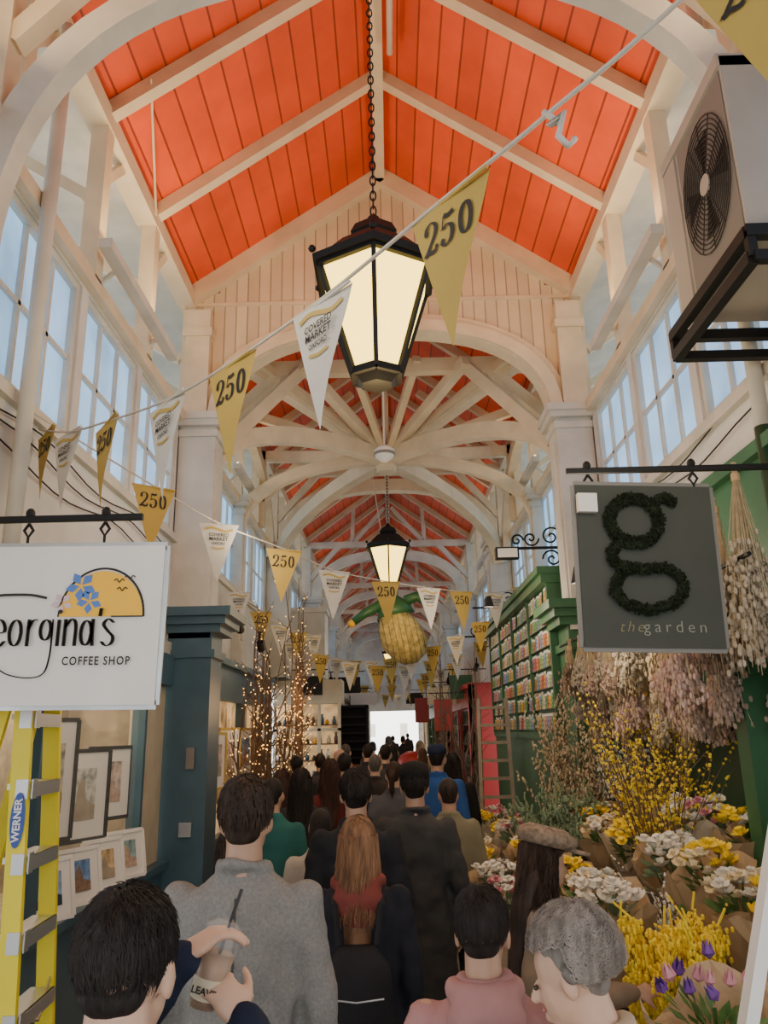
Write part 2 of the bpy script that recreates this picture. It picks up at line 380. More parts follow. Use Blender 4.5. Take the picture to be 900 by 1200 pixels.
trim(MB().beam((-2.3,9.6,6.72),(2.3,9.6,6.72),.15,.2),'cream'); trim(MB().beam((-2.3,13.0,6.72),(2.3,13.0,6.72),.13,.16),'cream')
trim(MB().tube([(0,HY,5.78),(0,HY,6.3)],[.15,.18],8).beam((0,HY,6.2),(0,HY,8.5),.1,.1),'cream')
S(MB().box((-2.45,YE,2.95),(2.45,YE+.2,8.8)).box((-2.45,YE,0),(-1.25,YE+.2,2.95)).box((1.45,YE,0),(2.45,YE+.2,2.95)).obj('wall_end','white'))
# ================================================================ LANTERNS, fittings
def lantern(x,y,zb,ztop,label):
    r=root('hanging_lantern',(x,y,zb),label,'lantern',group='hanging lanterns')
    def hexr(rad,z,n=6,ph=pi/6): return [V((rad*cos(ph+2*pi*k/n),rad*sin(ph+2*pi*k/n),z)) for k in range(n)]
    a=hexr(.14,.06);b=hexr(.34,.66)
    gm=MB()
    for k in range(6): gm.flat([a[k]*.97,a[(k+1)%6]*.97,b[(k+1)%6]*.97,b[k]*.97])
    gm.obj('glass_shade','lamp',r)
    f=MB()
    for k in range(6):
        f.beam(a[k],b[k],.024,.024); f.beam(a[k],a[(k+1)%6],.03,.04); f.beam(b[k],b[(k+1)%6],.035,.045)
    f.add(hexr(.135,.05)+hexr(.09,.0),[(k,(k+1)%6,6+(k+1)%6,6+k) for k in range(6)]+[tuple(range(11,5,-1))])
    f.obj('frame','black',r)
    c=MB(); rings=[(.38,.66),(.385,.70),(.30,.75),(.2,.86),(.13,.90),(.15,.92),(.12,.98),(.05,1.02),(.03,1.06)]
    vs=[];
    for rr,z in rings: vs+=hexr(rr,z)
    fs=[]
    for i in range(len(rings)-1):
        for k in range(6): fs.append((i*6+k,i*6+(k+1)%6,i*6+6+(k+1)%6,i*6+6+k))
    fs+=[tuple(range(5,-1,-1))]
    c.add(vs,fs)
    for k in range(6): 
        p=hexr(.385,.7)[k]; c.ell(p+V((0,0,.03)),.022,0,6,4)
    c.obj('roof_cap','black',r)
    ch=MB(); z=1.05;i=0
    while z+zb<ztop:
        o=[];n=10
        for k in range(n+1):
            t=2*pi*k/n; u=.016*cos(t);w=.034*sin(t); o.append(V((u,0,z+w)) if i%2 else V((0,u,z+w)))
        ch.tube(o,.005,5,0,False); z+=.052;i+=1
    ch.obj('chain','black',r)
    light('POINT',(x,y,zb-.25),34,(1,.68,.30),.25)
lantern(-.04,3.8,3.73,8.45,'black hexagonal lantern with warm glowing panes on a chain')
lantern(0,11.8,4.03,8.45,'black hexagonal lantern glowing above the crowded avenue')
lantern(0,21,4.1,8.4,'small glowing black lantern far down the avenue')
lantern(0,30,4.1,8.4,'small glowing black lantern far down the avenue')
r=root('smoke_detector',(-.02,9.0,5.15),'white domed smoke detector hanging on a rod','smoke detector')
MB().loft([(0,0,0,.05,.05),(0,0,.05,.11,.11),(0,0,.1,.13,.13),(0,0,.14,.13,.13),(0,0,.2,.06,.06)],14).obj('dome','signw',r,smooth=True)
MB().tube([(0,0,.16),(0,0,3.35)],.012,6).obj('rod','white',r)
MB().tube([(0,0,.075),(0,0,.11)],.134,14).obj('vent_ring','grille',r)
def batten(sg,y0,y1,e):
    r=root('batten_light',(sg*2.12,(y0+y1)/2,5.6),'slim white batten light fixed along the clerestory','light fitting',group='batten lights')
    h=(y1-y0)/2
    MB().box((-.05,-h,-.04),(.05,h,.04)).obj('housing','white',r); MB().tube([(0,-h+.05,.055),(0,h-.05,.055)],.018,8).obj('tube','tube',r)
    MB().beam((sg*.05,-h*.6,0),(sg*.16,-h*.6,-.1),.03,.03).beam((sg*.05,h*.6,0),(sg*.16,h*.6,-.1),.03,.03).obj('bracket','white',r)
    light('AREA',(sg*2.05,(y0+y1)/2,5.7),e,(1,.72,.38),.1,(pi,radians(-28*sg),0),y1-y0)
for y0,y1,e in((1.5,3.2,26),(5.1,7.0,34),(10.3,12.0,6),(16,18,6),(23,25,6),(30,32,6)):  # nearest pair is added out of view as extra uplight
    batten(-1,y0,y1,e); batten(1,y0,y1,e)
pipe([(-2.18,4.3,2.9),(-2.18,4.3,6.8)],.05,'white','white downpipe on the wall between clerestory windows')
pipe([(2.2,4.2,3.6),(2.2,4.2,6.8)],.045,'white','white downpipe beside air conditioner')
pipe([(2.2,4.2,0),(2.2,4.2,3.6)],.05,'dgreen','dark green painted lower downpipe')
for dz in(0,.1,.22):
    pts=[(-2.27,y_,3.82-dz+.05*sin(y_*3+dz*9)) for y_ in [3.9+i*.27 for i in range(15)]]
    MB().tube(pts,.006,5).obj('cable','black',label='thin cable clipped along the white wall',cat='cable')
for dz in(0,.12):
    pts=[(2.27,y_,3.9-dz+.04*sin(y_*3+dz*9)) for y_ in [4.4+i*.27 for i in range(13)]]
    MB().tube(pts,.006,5).obj('cable','black',label='thin cable clipped along the white wall',cat='cable')
# AC unit
r=root('air_conditioner',(1.72,3.12,4.14),'off-white air conditioning unit with round fan grille','air conditioner')
MB().box((0,0,0),(.5,.82,1.04)).box((-.015,0,.98),(.5,.82,1.055)).box((-.012,.64,.03),(0,.81,.97)).obj('casing','acw',r)
gr=MB(); cy,cz=.31,.52
MB().flat([V((-.004,.02,.05)),V((-.004,.02,.97)),V((-.004,.61,.97)),V((-.004,.61,.05))]).obj('fan_recess','grille',r)
for i in range(1,15):
    rr=.28*i/14; gr.tube([V((-.012,cy+rr*cos(2*pi*k/28),cz+rr*1.35*sin(2*pi*k/28))) for k in range(29)],.0035,4,0,False)
for k in range(12):
    a=2*pi*k/12; gr.tube([(-.015,cy,cz),(-.012,cy+.28*cos(a),cz+.28*1.35*sin(a))],.003,4)
gr.obj('fan_grille','dark',r)
MB().tube([(-.02,cy,cz),(.0,cy,cz)],.055,16).obj('fan_hub','acw',r)
fb=MB()
for k in range(4):
    a=2*pi*k/4; fb.flat([V((-.006,cy+.05*cos(a),cz+.05*sin(a))),V((-.006,cy+.25*cos(a-.3),cz+.3*sin(a-.3))),V((-.006,cy+.25*cos(a+.35),cz+.3*sin(a+.35)))])
fb.obj('fan_blades','black',r)
b=MB(); zt,zl=4.10,3.97
for y_ in(3.05,4.02):
    b.beam((1.66,y_,zt),(2.3,y_,zt),.05,.06); b.beam((1.68,y_,zt),(1.68,y_,zl),.04,.04); b.beam((1.68,y_,zl),(2.28,y_,zl),.05,.05)
for z_ in(zt,zl): b.beam((1.68,3.05,z_),(1.68,4.02,z_),.05,.06); b.beam((2.25,3.05,z_),(2.25,4.02,z_),.05,.05)
b.obj('wall_bracket','black',label='black steel wall bracket carrying the air conditioner',cat='bracket')
# ================================================================ BUNTING
def pennant(kind):
    r=root('pennant',(0,0,-50),'mustard pennant printed with the number 250' if kind=='y' else 'white pennant printed with the market name','pennant')
    w,h=.31,.46; n=8; mb=MB(); 
    def yy(x,z): return .012*sin(9*x+6*z)
    vs=[];fs=[]
    for i in range(n+1):
        z=-h*i/n; ww=w/2*(1-i/n)+.002
        for k in range(5): x=-ww+2*ww*k/4; vs.append(V((x,yy(x,z),z)))
    for i in range(n):
        for k in range(4): fs.append((i*5+k,i*5+k+1,i*5+k+6,i*5+k+5))
    mb.add(vs,fs); mb.obj('cloth','gold' if kind=='y' else 'flagw',r,smooth=True)
    MB().tube([(-w/2,0,0),(w/2,0,0)],.007,6).obj('hem','gold' if kind=='y' else 'flagw',r)
    if kind=='y':
        t=MB(); sc=.094; F=lambda x,z:V((-.099+x*sc,yy(-.099+x*sc,-.155+z*sc)-.004,-.155+z*sc*1.15)); d250(t,F); t.obj('printed_number','ink',r)
    else:
        t=MB(); F=lambda x,z:V((x,yy(x,z)-.005,z)); nib(t,[(-.11,-.045),(-.055,-.03),(0,-.042),(.055,-.055),(.11,-.038)],0,.018,F); t.obj('printed_ribbon','goldink',r)
        t=MB(); nib(t,[(-.05,-.19),(0,-.2),(.05,-.19)],0,.012,F); t.obj('printed_ornament','goldink',r)
        text('COVERED',r,0,-.017,-.10,.035,'ink'); text('MARKET',r,0,-.017,-.135,.039,'ink'); text('OXFORD',r,0,-.017,-.168,.028,'ink',.9)
    return r
PY=pennant('y');PW=pennant('w')
fpen={'y':[PY,False],'w':[PW,False]}
def hang(k,p,yaw,sc=1,lean=0):
    rt=(lean,R.uniform(-.05,.05),yaw+R.uniform(-.12,.12)); o,used=fpen[k]
    if not used: o.location=p;o.rotation_euler=rt;o.scale=(sc,)*3; fpen[k][1]=True; o['group']='bunting pennants'
    else: n=dup(o,p,rt,sc); n['group']='bunting pennants'
def string(pts):
    q=cat_rom(pts,5); MB().tube(q,.0065,6).obj('bunting_rope','rope',smooth=True,label='thin pale rope strung across the avenue with pennants',cat='rope')
s1=[(2.25,-.42,4.0),(.8,1.22,3.54),(.45,1.62,3.47),(.2,1.9,3.44),(-.21,2.36,3.39),(-.61,2.81,3.39),(-1.0,3.25,3.43),(-1.48,3.79,3.56),(-1.88,4.24,3.69),(-2.28,4.7,3.9)]
string(s1); y1=-.84
for i,k in((1,'y'),(3,'y'),(4,'w'),(5,'y'),(6,'w'),(7,'y'),(8,'w')): hang(k,V(s1[i])-V((0,0,.01)),y1,1.03)
hang('y',(-2.17,4.58,3.83),y1)
MB().tube([(.43,1.64,3.48),(.46,1.62,3.43),(.43,1.61,3.41),(.47,1.6,3.44),(.45,1.6,3.37),(.47,1.59,3.33),(.49,1.6,3.36)],.009,6).obj('rope_knot','flagw',smooth=True,label='white cord knot tied on the bunting rope',cat='cord')
s2=[(-2.28,4.4,3.95),(-1.72,5.4,3.72),(-1.41,6.2,3.64),(-.96,6.9,3.57),(-.55,7.6,3.5),(-.04,8.4,3.53),(.47,9.1,3.57),(.92,9.8,3.64),(1.45,10.5,3.73),(1.95,11.2,3.92),(2.2,11.6,4.05)]
string(s2)
for i,k in zip(range(1,10),'ywywywywy'): hang(k,V(s2[i])-V((0,0,.01)),.35 if i>1 else .5,1.05)
def zig(a,b,sag,n,k0):
    a=V(a);b=V(b);pts=[a.lerp(b,i/(n+1))-V((0,0,sag*4*(i/(n+1))*(1-i/(n+1)))) for i in range(n+2)]; string(pts)
    yaw=math.atan2(b.y-a.y,b.x-a.x); yaw=yaw-pi if yaw>pi/2 else yaw; yaw=max(-.5,min(.5,yaw))
    for i in range(1,n+1): hang('yw'[(i+k0)%2],pts[i]-V((0,0,.01)),yaw,1.05)
zig((2.2,11.6,4.05),(-2.2,17.5,3.9),.75,11,0); zig((-2.2,17,4.0),(2.2,22,3.9),.7,9,1); zig((2.2,22,4.0),(-2.2,27,3.9),.7,9,1); zig((-2.2,27,4),(2.2,33,4),.8,8,0); zig((-2.2,13.2,3.7),(2.2,15.0,3.8),.7,8,0); zig((-2.2,9.4,4.0),(-1.2,14.5,3.7),.3,5,0)
# ================================================================ SIGNS
def rail(x0,x1,y,z,label,hooks,t=.024):
    mb=MB().beam((x0,y,z),(x1,y,z),t,t*1.1)
    for h in hooks:
        mb.tube([(h,y,z-.02),(h-.02,y,z-.05),(h,y,z-.08),(h+.02,y,z-.05),(h,y,z-.02)],.007,5); mb.tube([(h,y,z-.08),(h,y,z-.14)],.006,5); mb.ell((h,y,z+.025),(.02,.02,.025))
    mb.obj('sign_rail','black',label=label,cat='bracket')
rail(-2.3,-1.06,3.2,2.86,'black iron rail projecting from wall with hooks',(-2.0,-1.55,-1.22))
r=root('hanging_sign',(-1.56,3.2,2.075),'white rectangular coffee shop sign with sun and blue flowers','sign',rot=(0,radians(.8),0))
MB().box((-.62,-.015,0),(.60,.015,.66)).obj('panel','signw',r)
fr=MB()
for a,b in(((-.625,0),(.605,0)),((-.625,.66),(.605,.66)),((-.62,0),(-.62,.66)),((.60,0),(.60,.66))): fr.beam((a[0],0,a[1]),(b[0],0,b[1]),.036,.012,up=(0,1,0))
fr.obj('edge_trim','steel',r)
def SF(dy): return lambda u,v: V(((u-451)*.00371+1.61,dy,2.70-(v-637)*.00357-2.06))
t=MB(); F=SF(-.02)
t.flat([F(112+47*cos(pi*k/16),716-54*sin(pi*k/16)) for k in range(17)]); t.obj('painted_sun','sun',r)
t=MB(); F=SF(-.018); nib(t,[(112+48*cos(pi*k/12),716-57*sin(pi*k/12)) for k in range(13)],0,2.5,F); t.obj('sun_outline','ink',r)
F=SF(-.023)
for bu,bv in((130,676),(142,672),(134,686)):
    t=MB(); nib(t,[(bu-6,bv-2),(bu-3,bv-4),(bu,bv),(bu+3,bv-4),(bu+6,bv-2)],0,1.3,F); t.obj('painted_bird','ink',r)
t=MB(); F=SF(-.024); nib(t,[(-12,700),(-28,672),(-56,680),(-68,715),(-50,748),(-24,745),(-14,722)],6,4,F); t.obj('letter_swash','ink',r)
t=MB(); nib(t,[(-8,692),(0,690),(30,690),(50,694)],0,3,F); t.obj('painted_line','ink',r)
t=MB(); nib(t,[(124,716),(160,716)],0,1.5,F); t.obj('painted_line','ink',r)
for cu,cv,sc,m in((87,680,18,'fblue'),(98,698,15,'fblue'),(67,700,13,'fpink')):
    t=MB(); F=SF(-.022)
    for k in range(5):
        a=2*pi*k/5+.4; ca,sa=cos(a),sin(a)
        t.flat([F(cu+ca*sc*.1,cv+sa*sc*.1),F(cu+ca*sc*.6-sa*sc*.3,cv+sa*sc*.6+ca*sc*.3),F(cu+ca*sc,cv+sa*sc),F(cu+ca*sc*.6+sa*sc*.3,cv+sa*sc*.6-ca*sc*.3)])
    t.obj('painted_flower',m,r)
oval=lambda cx,cy,rx,ry:[(cx+rx*cos(2*pi*k/10),cy+ry*sin(2*pi*k/10)) for k in range(11)]
GL={'e':[[(.06,.5),(.44,.54),(.40,.86),(.24,1),(.06,.75),(.04,.4),(.15,.06),(.33,.0),(.48,.2)]],'o':[oval(.25,.5,.19,.48)],'r':[[(.08,1),(.08,.5),(.08,0)],[(.08,.65),(.2,.95),(.36,.98)]],
 'g':[oval(.24,.6,.17,.38),[(.45,1),(.46,.4),(.45,-.4),(.3,-1.0),(-.2,-1.15),(-.9,-1.0),(-1.4,-.6)]],'i':[[(.1,.98),(.1,.5),(.1,0)]],'n':[[(.08,1),(.08,.5),(.08,0)],[(.08,.7),(.27,1),(.42,.8),(.43,0)]],
 'a':[oval(.22,.48,.17,.46),[(.42,1),(.42,.5),(.45,0)]],'s':[[(.40,.85),(.22,1),(.07,.8),(.22,.55),(.40,.33),(.36,.08),(.18,0),(.03,.16)]],"'":[[(.1,1.4),(.07,1.1)]]}
for ch,u0 in(('e',-8),('o',11),('r',31),('g',45),('i',64),('n',72),('a',91),("'",110),('s',115)):
    t=MB(); Fl_=lambda x,y:SF(-.03)(u0+x*34,750-y*31)
    for st in GL[ch]: nib(t,st,.13 if len(st)!=7 or ch!='g' else .06,.045,Fl_)
    if ch=='i': disc(t,(.1,1.28),.08,Fl_)
    t.obj('letter','ink',r)
text('COFFEE SHOP',r,(112-451)*.00371+1.61,-.03,.16,.048,'ink',.80)
rail(.86,2.3,3.5,3.12,'black iron rail projecting from wall above slate sign',(.96,1.46))
r=root('hanging_sign',(1.185,3.5,2.275),'slate grey shop sign with large letter g of dried moss','sign',rot=(0,radians(1.8),radians(2)))
MB().box((-.32,-.015,0),(.32,.015,.76)).obj('panel','signg',r)
fr=MB()
for a,b in(((-.325,0),(.325,0)),((-.325,.76),(.325,.76)),((-.32,0),(-.32,.76)),((.32,0),(.32,.76))): fr.beam((a[0],0,a[1]),(b[0],0,b[1]),.04,.014,up=(0,1,0))
fr.obj('frame','grille',r)
g=MB()
def gp(pts,rad):
    q=cat_rom([V(((u-767)*.0038,-.03,(759-v)*.0038+.01)) for u,v in pts],7)
    g.tube(q,rad*.7,8)
    for p in q:
        for _ in range(20):
            d=nrm((R.gauss(0,1),-abs(R.gauss(0,.6)),R.gauss(0,1)));c=p+d*rad*R.uniform(.5,1.35)
            X=Euler((R.uniform(0,6),R.uniform(0,6),R.uniform(0,6))).to_matrix(); g.ell(c,(.013,.004,.006),0,5,3,X)
gp([(752+30*cos(2*pi*k/12),608+28*sin(2*pi*k/12)) for k in range(13)],.022)
gp([(774,588),(790,578),(803,584)],.017)
gp([(735,633),(722,648),(728,664),(755,668),(788,667),(804,684),(796,706),(762,717),(732,708),(722,690),(734,672)],.021)
g.obj('moss_letter','moss',r)
text('the',r,-.105,-.02,.07,.070,'dimgold'); text('garden',r,.095,-.02,.07,.075,'dimink')
MB().box((-.32,-.05,.62),(-.23,-.016,.71)).obj('sensor_box','signw',r)
def scroll(mb,c,r0,turns,ax,ph=0,sgn=1):
    pts=[]
    for i in range(24):
        a=ph+sgn*turns*2*pi*i/23; rr=r0*(1-i/26); p=V((rr*cos(a),0,rr*sin(a))) if ax=='x' else V((0,rr*cos(a),rr*sin(a))); pts.append(V(c)+p)
    mb.tube(pts,.012,5)
r=root('scroll_bracket',(2.2,9.2,4.05),'black wrought iron scroll bracket holding a small floodlight','bracket')
mb=MB().beam((.1,0,0),(-.75,0,0),.03,.03).beam((.05,0,.45),(.05,0,-.35),.03,.03)
scroll(mb,(-.2,0,.14),.13,1.5,'x'); scroll(mb,(-.45,0,.12),.1,1.5,'x',0,-1); scroll(mb,(-.2,0,-.14),.12,1.5,'x',pi,-1); scroll(mb,(-.62,0,.1),.08,1.3,'x')
mb.obj('scrollwork','black',r); MB().box((-.9,-.1,-.14),(-.62,.02,.0)).obj('floodlight_body','black',r); MB().flat([V((-.88,-.105,-.13)),V((-.64,-.105,-.13)),V((-.64,-.105,-.02)),V((-.88,-.105,-.02))]).obj('floodlight_lens','signw',r)
for yy,xx,zz in((13,2.2,3.9),(15.5,2.2,3.7)):
    r=root('scroll_bracket',(xx,yy,zz),'black wrought iron scroll bracket on the wall','bracket')
    mb=MB().beam((.1,0,0),(-.8,0,0),.03,.03); scroll(mb,(-.2,0,.14),.13,1.5,'x'); scroll(mb,(-.5,0,.12),.12,1.5,'x',0,-1); scroll(mb,(-.3,0,-.14),.12,1.5,'x',pi,-1); mb.obj('scrollwork','black',r)
# ================================================================ LEFT SHOP
r=root('shopfront',(0,0,0),'dark blue shopfront with glazed window and beige panels','shopfront')
MB().box((-2.36,2.6,0),(-2.22,7.9,.74)).box((-2.42,2.6,.74),(-2.16,7.9,.80)).box((-2.36,2.6,2.42),(-2.2,7.9,2.72)).box((-2.36,2.6,.8),(-2.24,2.9,2.42)).box((-2.36,5.05,.8),(-2.22,5.2,2.42)).box((-2.36,7.2,.8),(-2.24,7.26,2.42)).obj('timber_frame','blue',r)
MB().box((-2.4,7.26,0.8),(-2.27,7.9,2.42)).obj('beige_panel','beige',r)
MB().box((-3.3,2.6,0),(-3.2,7.9,2.72)).box((-3.3,2.6,.68),(-2.42,7.9,.74)).box((-3.3,7.82,0),(-2.42,7.9,2.72)).box((-3.3,2.6,0),(-2.42,2.68,2.72)).obj('back_panel','oldwood',r)
MB().flat([V((-2.3,5.2,.8)),V((-2.3,7.2,.8)),V((-2.3,7.2,2.42)),V((-2.3,5.2,2.42))]).obj('window_glass','glass',r)
MB().box((-3.3,2.6,2.6),(-2.36,7.9,2.72)).obj('soffit','dark',r)
AM={}
def artmat(i):
    i%=7
    if i not in AM:
        c=[(.55,.50,.40),(.6,.6,.55),(.62,.50,.43),(.25,.38,.6),(.15,.28,.55),(.6,.45,.24),(.25,.4,.4)][i]; AM[i]=mat('artwork',c,.6,var=.7,vs=16)
    return AM[i]
def frame(x,y,z,w,h,yaw,fm,label,art,tilt=0):
    r=root('framed_picture',(x,y,z),label,'framed picture',rot=(tilt,0,yaw),group='framed pictures in the shop window')
    m=MB(); f=.022
    for a,b in(((-w/2,0),(w/2,0)),((-w/2,h),(w/2,h)),((-w/2,0),(-w/2,h)),((w/2,0),(w/2,h))): m.beam((a[0],0,a[1]),(b[0],0,b[1]),.03,f,up=(0,1,0))
    m.obj('frame',fm,r); MB().flat([V((-w/2,0,0)),V((w/2,0,0)),V((w/2,0,h)),V((-w/2,0,h))]).obj('mount','paper',r)
    k=.27; F=lambda a,b:V((w*a,-.006,h*b))
    MB().flat([V((-w*k,-.004,h*.22)),V((w*k,-.004,h*.22)),V((w*k,-.004,h*.8)),V((-w*k,-.004,h*.8))]).obj('print',artmat(art),r)
    t=MB(); t.flat([F(-k,.22),F(k,.22),F(k,.38),F(.1,.45),F(.06,.62),F(.0,.7),F(-.05,.62),F(-.08,.42),F(-k,.36)]); t.obj('drawn_building',['dry4','oldwood','dry1','navy'][art%4],r)
yw=radians(62)
frame(-2.44,5.72,1.25,.44,.82,yw,'black','tall black framed print with white mount',0)
frame(-2.44,6.32,1.18,.54,.66,yw,'black','black framed watercolour of old buildings',1)
frame(-2.46,7.0,1.27,.48,.58,yw,'black','black framed print with pink sketch',2)
for i,y_ in enumerate((5.45,5.95,6.45,6.98)):
    frame(-2.24,y_,.81,.38,.36,yw,'paper','small mounted colour print propped on the sill',3+i,-.18)
for y_ in(5.6,6.4,7.1):
    MB().tube([(-2.6,y_,2.6),(-2.6,y_,2.35)],[.02,.05],8).ell((-2.6,y_,2.33),.035).obj('spot_lamp','bulb',label='small warm spot lamp inside shop window',cat='lamp')
light('AREA',(-2.75,6.3,2.55),34,(1,.80,.55),.5,None,2)
def bluecol(y,m='blue',sg=-1):
    mb=MB(); 
    def bx(d,w,a,b): x0,x1=sorted((sg*(W-.01),sg*(W-d))); mb.box((x0,y-w/2,a),(x1,y+w/2,b))
    bx(.46,.5,0,2.95); bx(.5,.58,0,.28); bx(.50,.56,2.7,2.78); bx(.56,.64,2.95,3.03); bx(.62,.76,3.03,3.11); bx(.68,.88,3.11,3.2); bx(.44,.32,.5,2.5)
    mb.obj('shop_column',m,label='dark blue square timber column with stepped cornice' if m=='blue' else 'dark green square timber column with cornice',cat='column')
bluecol(8.2); bluecol(8.25,'green',1)
MB().box((-.06,-.02,0),(.06,.01,.13)).obj('wall_switch','steel',loc=(-2.02,7.93,1.0),label='small grey metal socket on blue column',cat='socket')
MB().box((-.04,-.02,0),(.04,.01,.2)).obj('alarm_box','grille',loc=(-2.0,7.93,1.62),label='small grey box on blue column',cat='alarm box')
def shopf(sg,y0,y1,xin,m,label,sh=2.85,glow='glow',n=2):
    r=root('shopfront',(0,0,0),label,'shopfront')
    X=lambda a:sg*a
    def bx(mb,a,b,ya,yb,z0,z1): x0,x1=sorted((X(a),X(b))); mb.box((x0,ya,z0),(x1,yb,z1))
    f=MB(); bx(f,xin,xin+.12,y0,y1,0,.75); bx(f,xin,xin+.12,y0,y1,2.35,sh); bx(f,xin-.08,xin+.12,y0,y1,sh-.08,sh)
    for i in range(n+1): 
        y=y0+(y1-y0-.1)*i/n; bx(f,xin-.02,xin+.1,y,y+.1,.75,2.35)
    bx(f,xin,W-.01,y0,y0+.08,0,sh)
    f.obj('timber_frame',m,r)
    g=MB(); x=X(xin+.35 if xin+.35<W else xin+.1)
    g.flat([V((x,y0,.75)),V((x,y1,.75)),V((x,y1,2.35)),V((x,y0,2.35))]); g.obj('lit_display',glow or 'dark',r)  # flat sheet, its glow or dark colour stands in for interior light and shade
    sh_=MB(); 
    for z in(1.15,1.6,2.0): bx(sh_,xin+.05,min(xin+.3,W-.02),y0+.1,y1-.1,z,z+.02)
    sh_.obj('display_shelf','brown',r)
    gd=MB()
    for z in(1.17,1.62,2.02):
        yy=y0+.2
        while yy<y1-.3 and yy<30:
            w_=R.uniform(.06,.2); h_=R.uniform(.1,.32); bx(gd,xin+.1,xin+.16,yy,yy+w_,z,z+h_); yy+=w_+R.uniform(.03,.15)
    gd.obj('shop_goods',R.choice(['brown','dgreen','beige','fc','dark']),r,kind='stuff')
    top=MB(); bx(top,xin,W-.01,y0,y1,sh,sh+.03); top.obj('canopy_top',m,r)
shopf(-1,8.65,13.9,2.12,'blue','blue shopfront with softly lit gilt display')
for y_,z_,w_,h_ in((9.1,1.35,.4,.6),(9.8,1.2,.5,.8),(10.8,1.4,.5,.6),(12,1.3,.5,.7)):
    frame(-2.0,y_,z_,w_,h_,radians(72),'goldink','gilt framed picture in lit window',int(y_))
shopf(-1,16.1,21,1.35,'dgreen','dark shopfront with lit display window'); shopf(-1,21.5,28,1.4,'brown','brown timber shopfront with lit window'); shopf(-1,28.5,36,1.5,'blue','distant blue painted timber shopfront'); shopf(-1,36.5,44,1.6,'cream','distant cream painted timber shopfront')
shopf(1,16.0,21.5,1.55,'postred','red painted shopfront with dark windows',2.8,'dark'); shopf(1,22,28,1.5,'brown','brown timber shopfront with lit window'); shopf(1,28.5,36,1.6,'green','distant green painted timber shopfront'); shopf(1,36.5,44,1.7,'cream','distant cream painted timber shopfront')
r=root('display_kiosk',(-1.68,15.2,0),'cream glazed corner display kiosk with glowing shelves','kiosk')
f=MB(); f.box((-.58,-.1,0),(.7,.7,.8)); f.box((-.58,-.12,2.45),(.72,.7,2.9))
for x in(-.58,-.16,.26,.64): f.box((x,-.1,.8),(x+.06,-.04,2.45))
f.box((-.58,-.1,1.95),(.7,-.05,2.0)); f.obj('cabinet_frame','beige',r)
MB().box((-.55,.2,.8),(.66,.25,2.45)).obj('lit_back','glow',r)  # back sheet emits in place of lamplight inside the cabinet
s=MB()
for z in(1.1,1.4,1.7,2.05): s.box((-.55,0,z),(.66,.2,z+.02))
s.obj('glass_shelf','brown',r)
for z in(1.12,1.42,1.72,2.07):
    for i in range(9):
        x=-.5+i*.135+R.uniform(-.02,.02); h=R.uniform(.08,.2); mb=MB().loft([(0,0,0,.035,.03),(0,0,h*.5,.04,.035),(0,0,h*.8,.02,.02),(0,0,h,.025,.025)],8)
        mb.obj('ornament',R.choice(['fc','brown','paper','fo','blue','steel','green','dark']),loc=(-1.68+x,15.27,z),smooth=True,label='small ornament on glowing kiosk shelf',cat='ornament',group='kiosk ornaments')
MB().box((-.58,-.16,2.92),(.4,.6,4.2)).box((-.58,-.2,4.2),(.44,.6,4.3)).obj('white_fascia','white',loc=(-1.68,15.25,0),label='white boxed fascia above lit kiosk',cat='fascia')
r=root('shelving_unit',(-.95,18.2,0),'tall black slatted shelving unit beside the lit kiosk','shelf')
mb=MB(); mb.box((-.4,0,0),(-.34,.5,2.5)).box((.34,0,0),(.4,.5,2.5)).box((-.4,0,2.45),(.4,.5,2.5)).box((-.4,.45,0),(.4,.5,2.5))
mb.obj('carcass','black',r); s=MB()
for i in range(12): s.box((-.34,.02,.25+i*.18),(.34,.45,.28+i*.18))
s.obj('slats','dark',r)
for x,y_,z,w,h,m,lab in((-1.55,14.8,2.6,.5,.35,'black','black hanging shop board'),(-1.0,17.6,2.75,.6,.35,'black','black hanging shop board'),(-.75,21,2.6,.7,.3,'signw','white hanging shop board'),(1.2,19,2.5,.7,.4,'fc','cream hanging shop board'),(1.5,17,2.55,.5,.5,'green','green hanging shop board'),(1.25,24,2.7,.6,.4,'signw','white hanging shop board'),(-1.1,26,2.7,.6,.35,'blue','blue hanging shop board'),(.9,31,2.9,.7,.4,'black','black hanging shop board'),(1.0,15.6,1.9,.35,.6,'postred','red hanging shop board'),(.75,20,2.1,.35,.6,'postred','red hanging shop board')):
    r=root('hanging_sign',(x,y_,z),lab,'sign'); MB().box((-w/2,-.02,0),(w/2,.02,h)).obj('panel',m,r)
    MB().beam((-w/2-.1 if x>0 else -w/2-.3,0,h+.12),(w/2+.3 if x>0 else w/2+.1,0,h+.12),.02,.02).tube([(-w*.35,0,h),(-w*.35,0,h+.12)],.008,5).tube([(w*.35,0,h),(w*.35,0,h+.12)],.008,5).obj('rail','black',r)
for (x,y_,z) in((-1.75,9.0,3.1),(-1.7,10.2,3.0),(-1.6,13.9,3.05),(-1.3,14.8,3.0),(1.6,14.8,3.0),(-1.3,17,2.95),(1.3,18,2.95),(-.9,22,3.0),(1.2,23,3.0)):
    r=root('track_spotlight',(x,y_,z),'small black spotlight with glowing lens on shopfront','lamp',rot=(radians(60),0,0),group='shopfront spotlights')
    MB().tube([(0,0,0),(0,0,.16)],[.05,.045],10).tube([(0,0,.16),(0,.1,.25)],.012,6).obj('housing','black',r); MB().tube([(0,0,-.004),(0,0,.0)],.042,10).obj('lens','tube',r)
r=root('pillar_box',(.33,14.0,0),'red cylindrical post box with domed cap','post box')
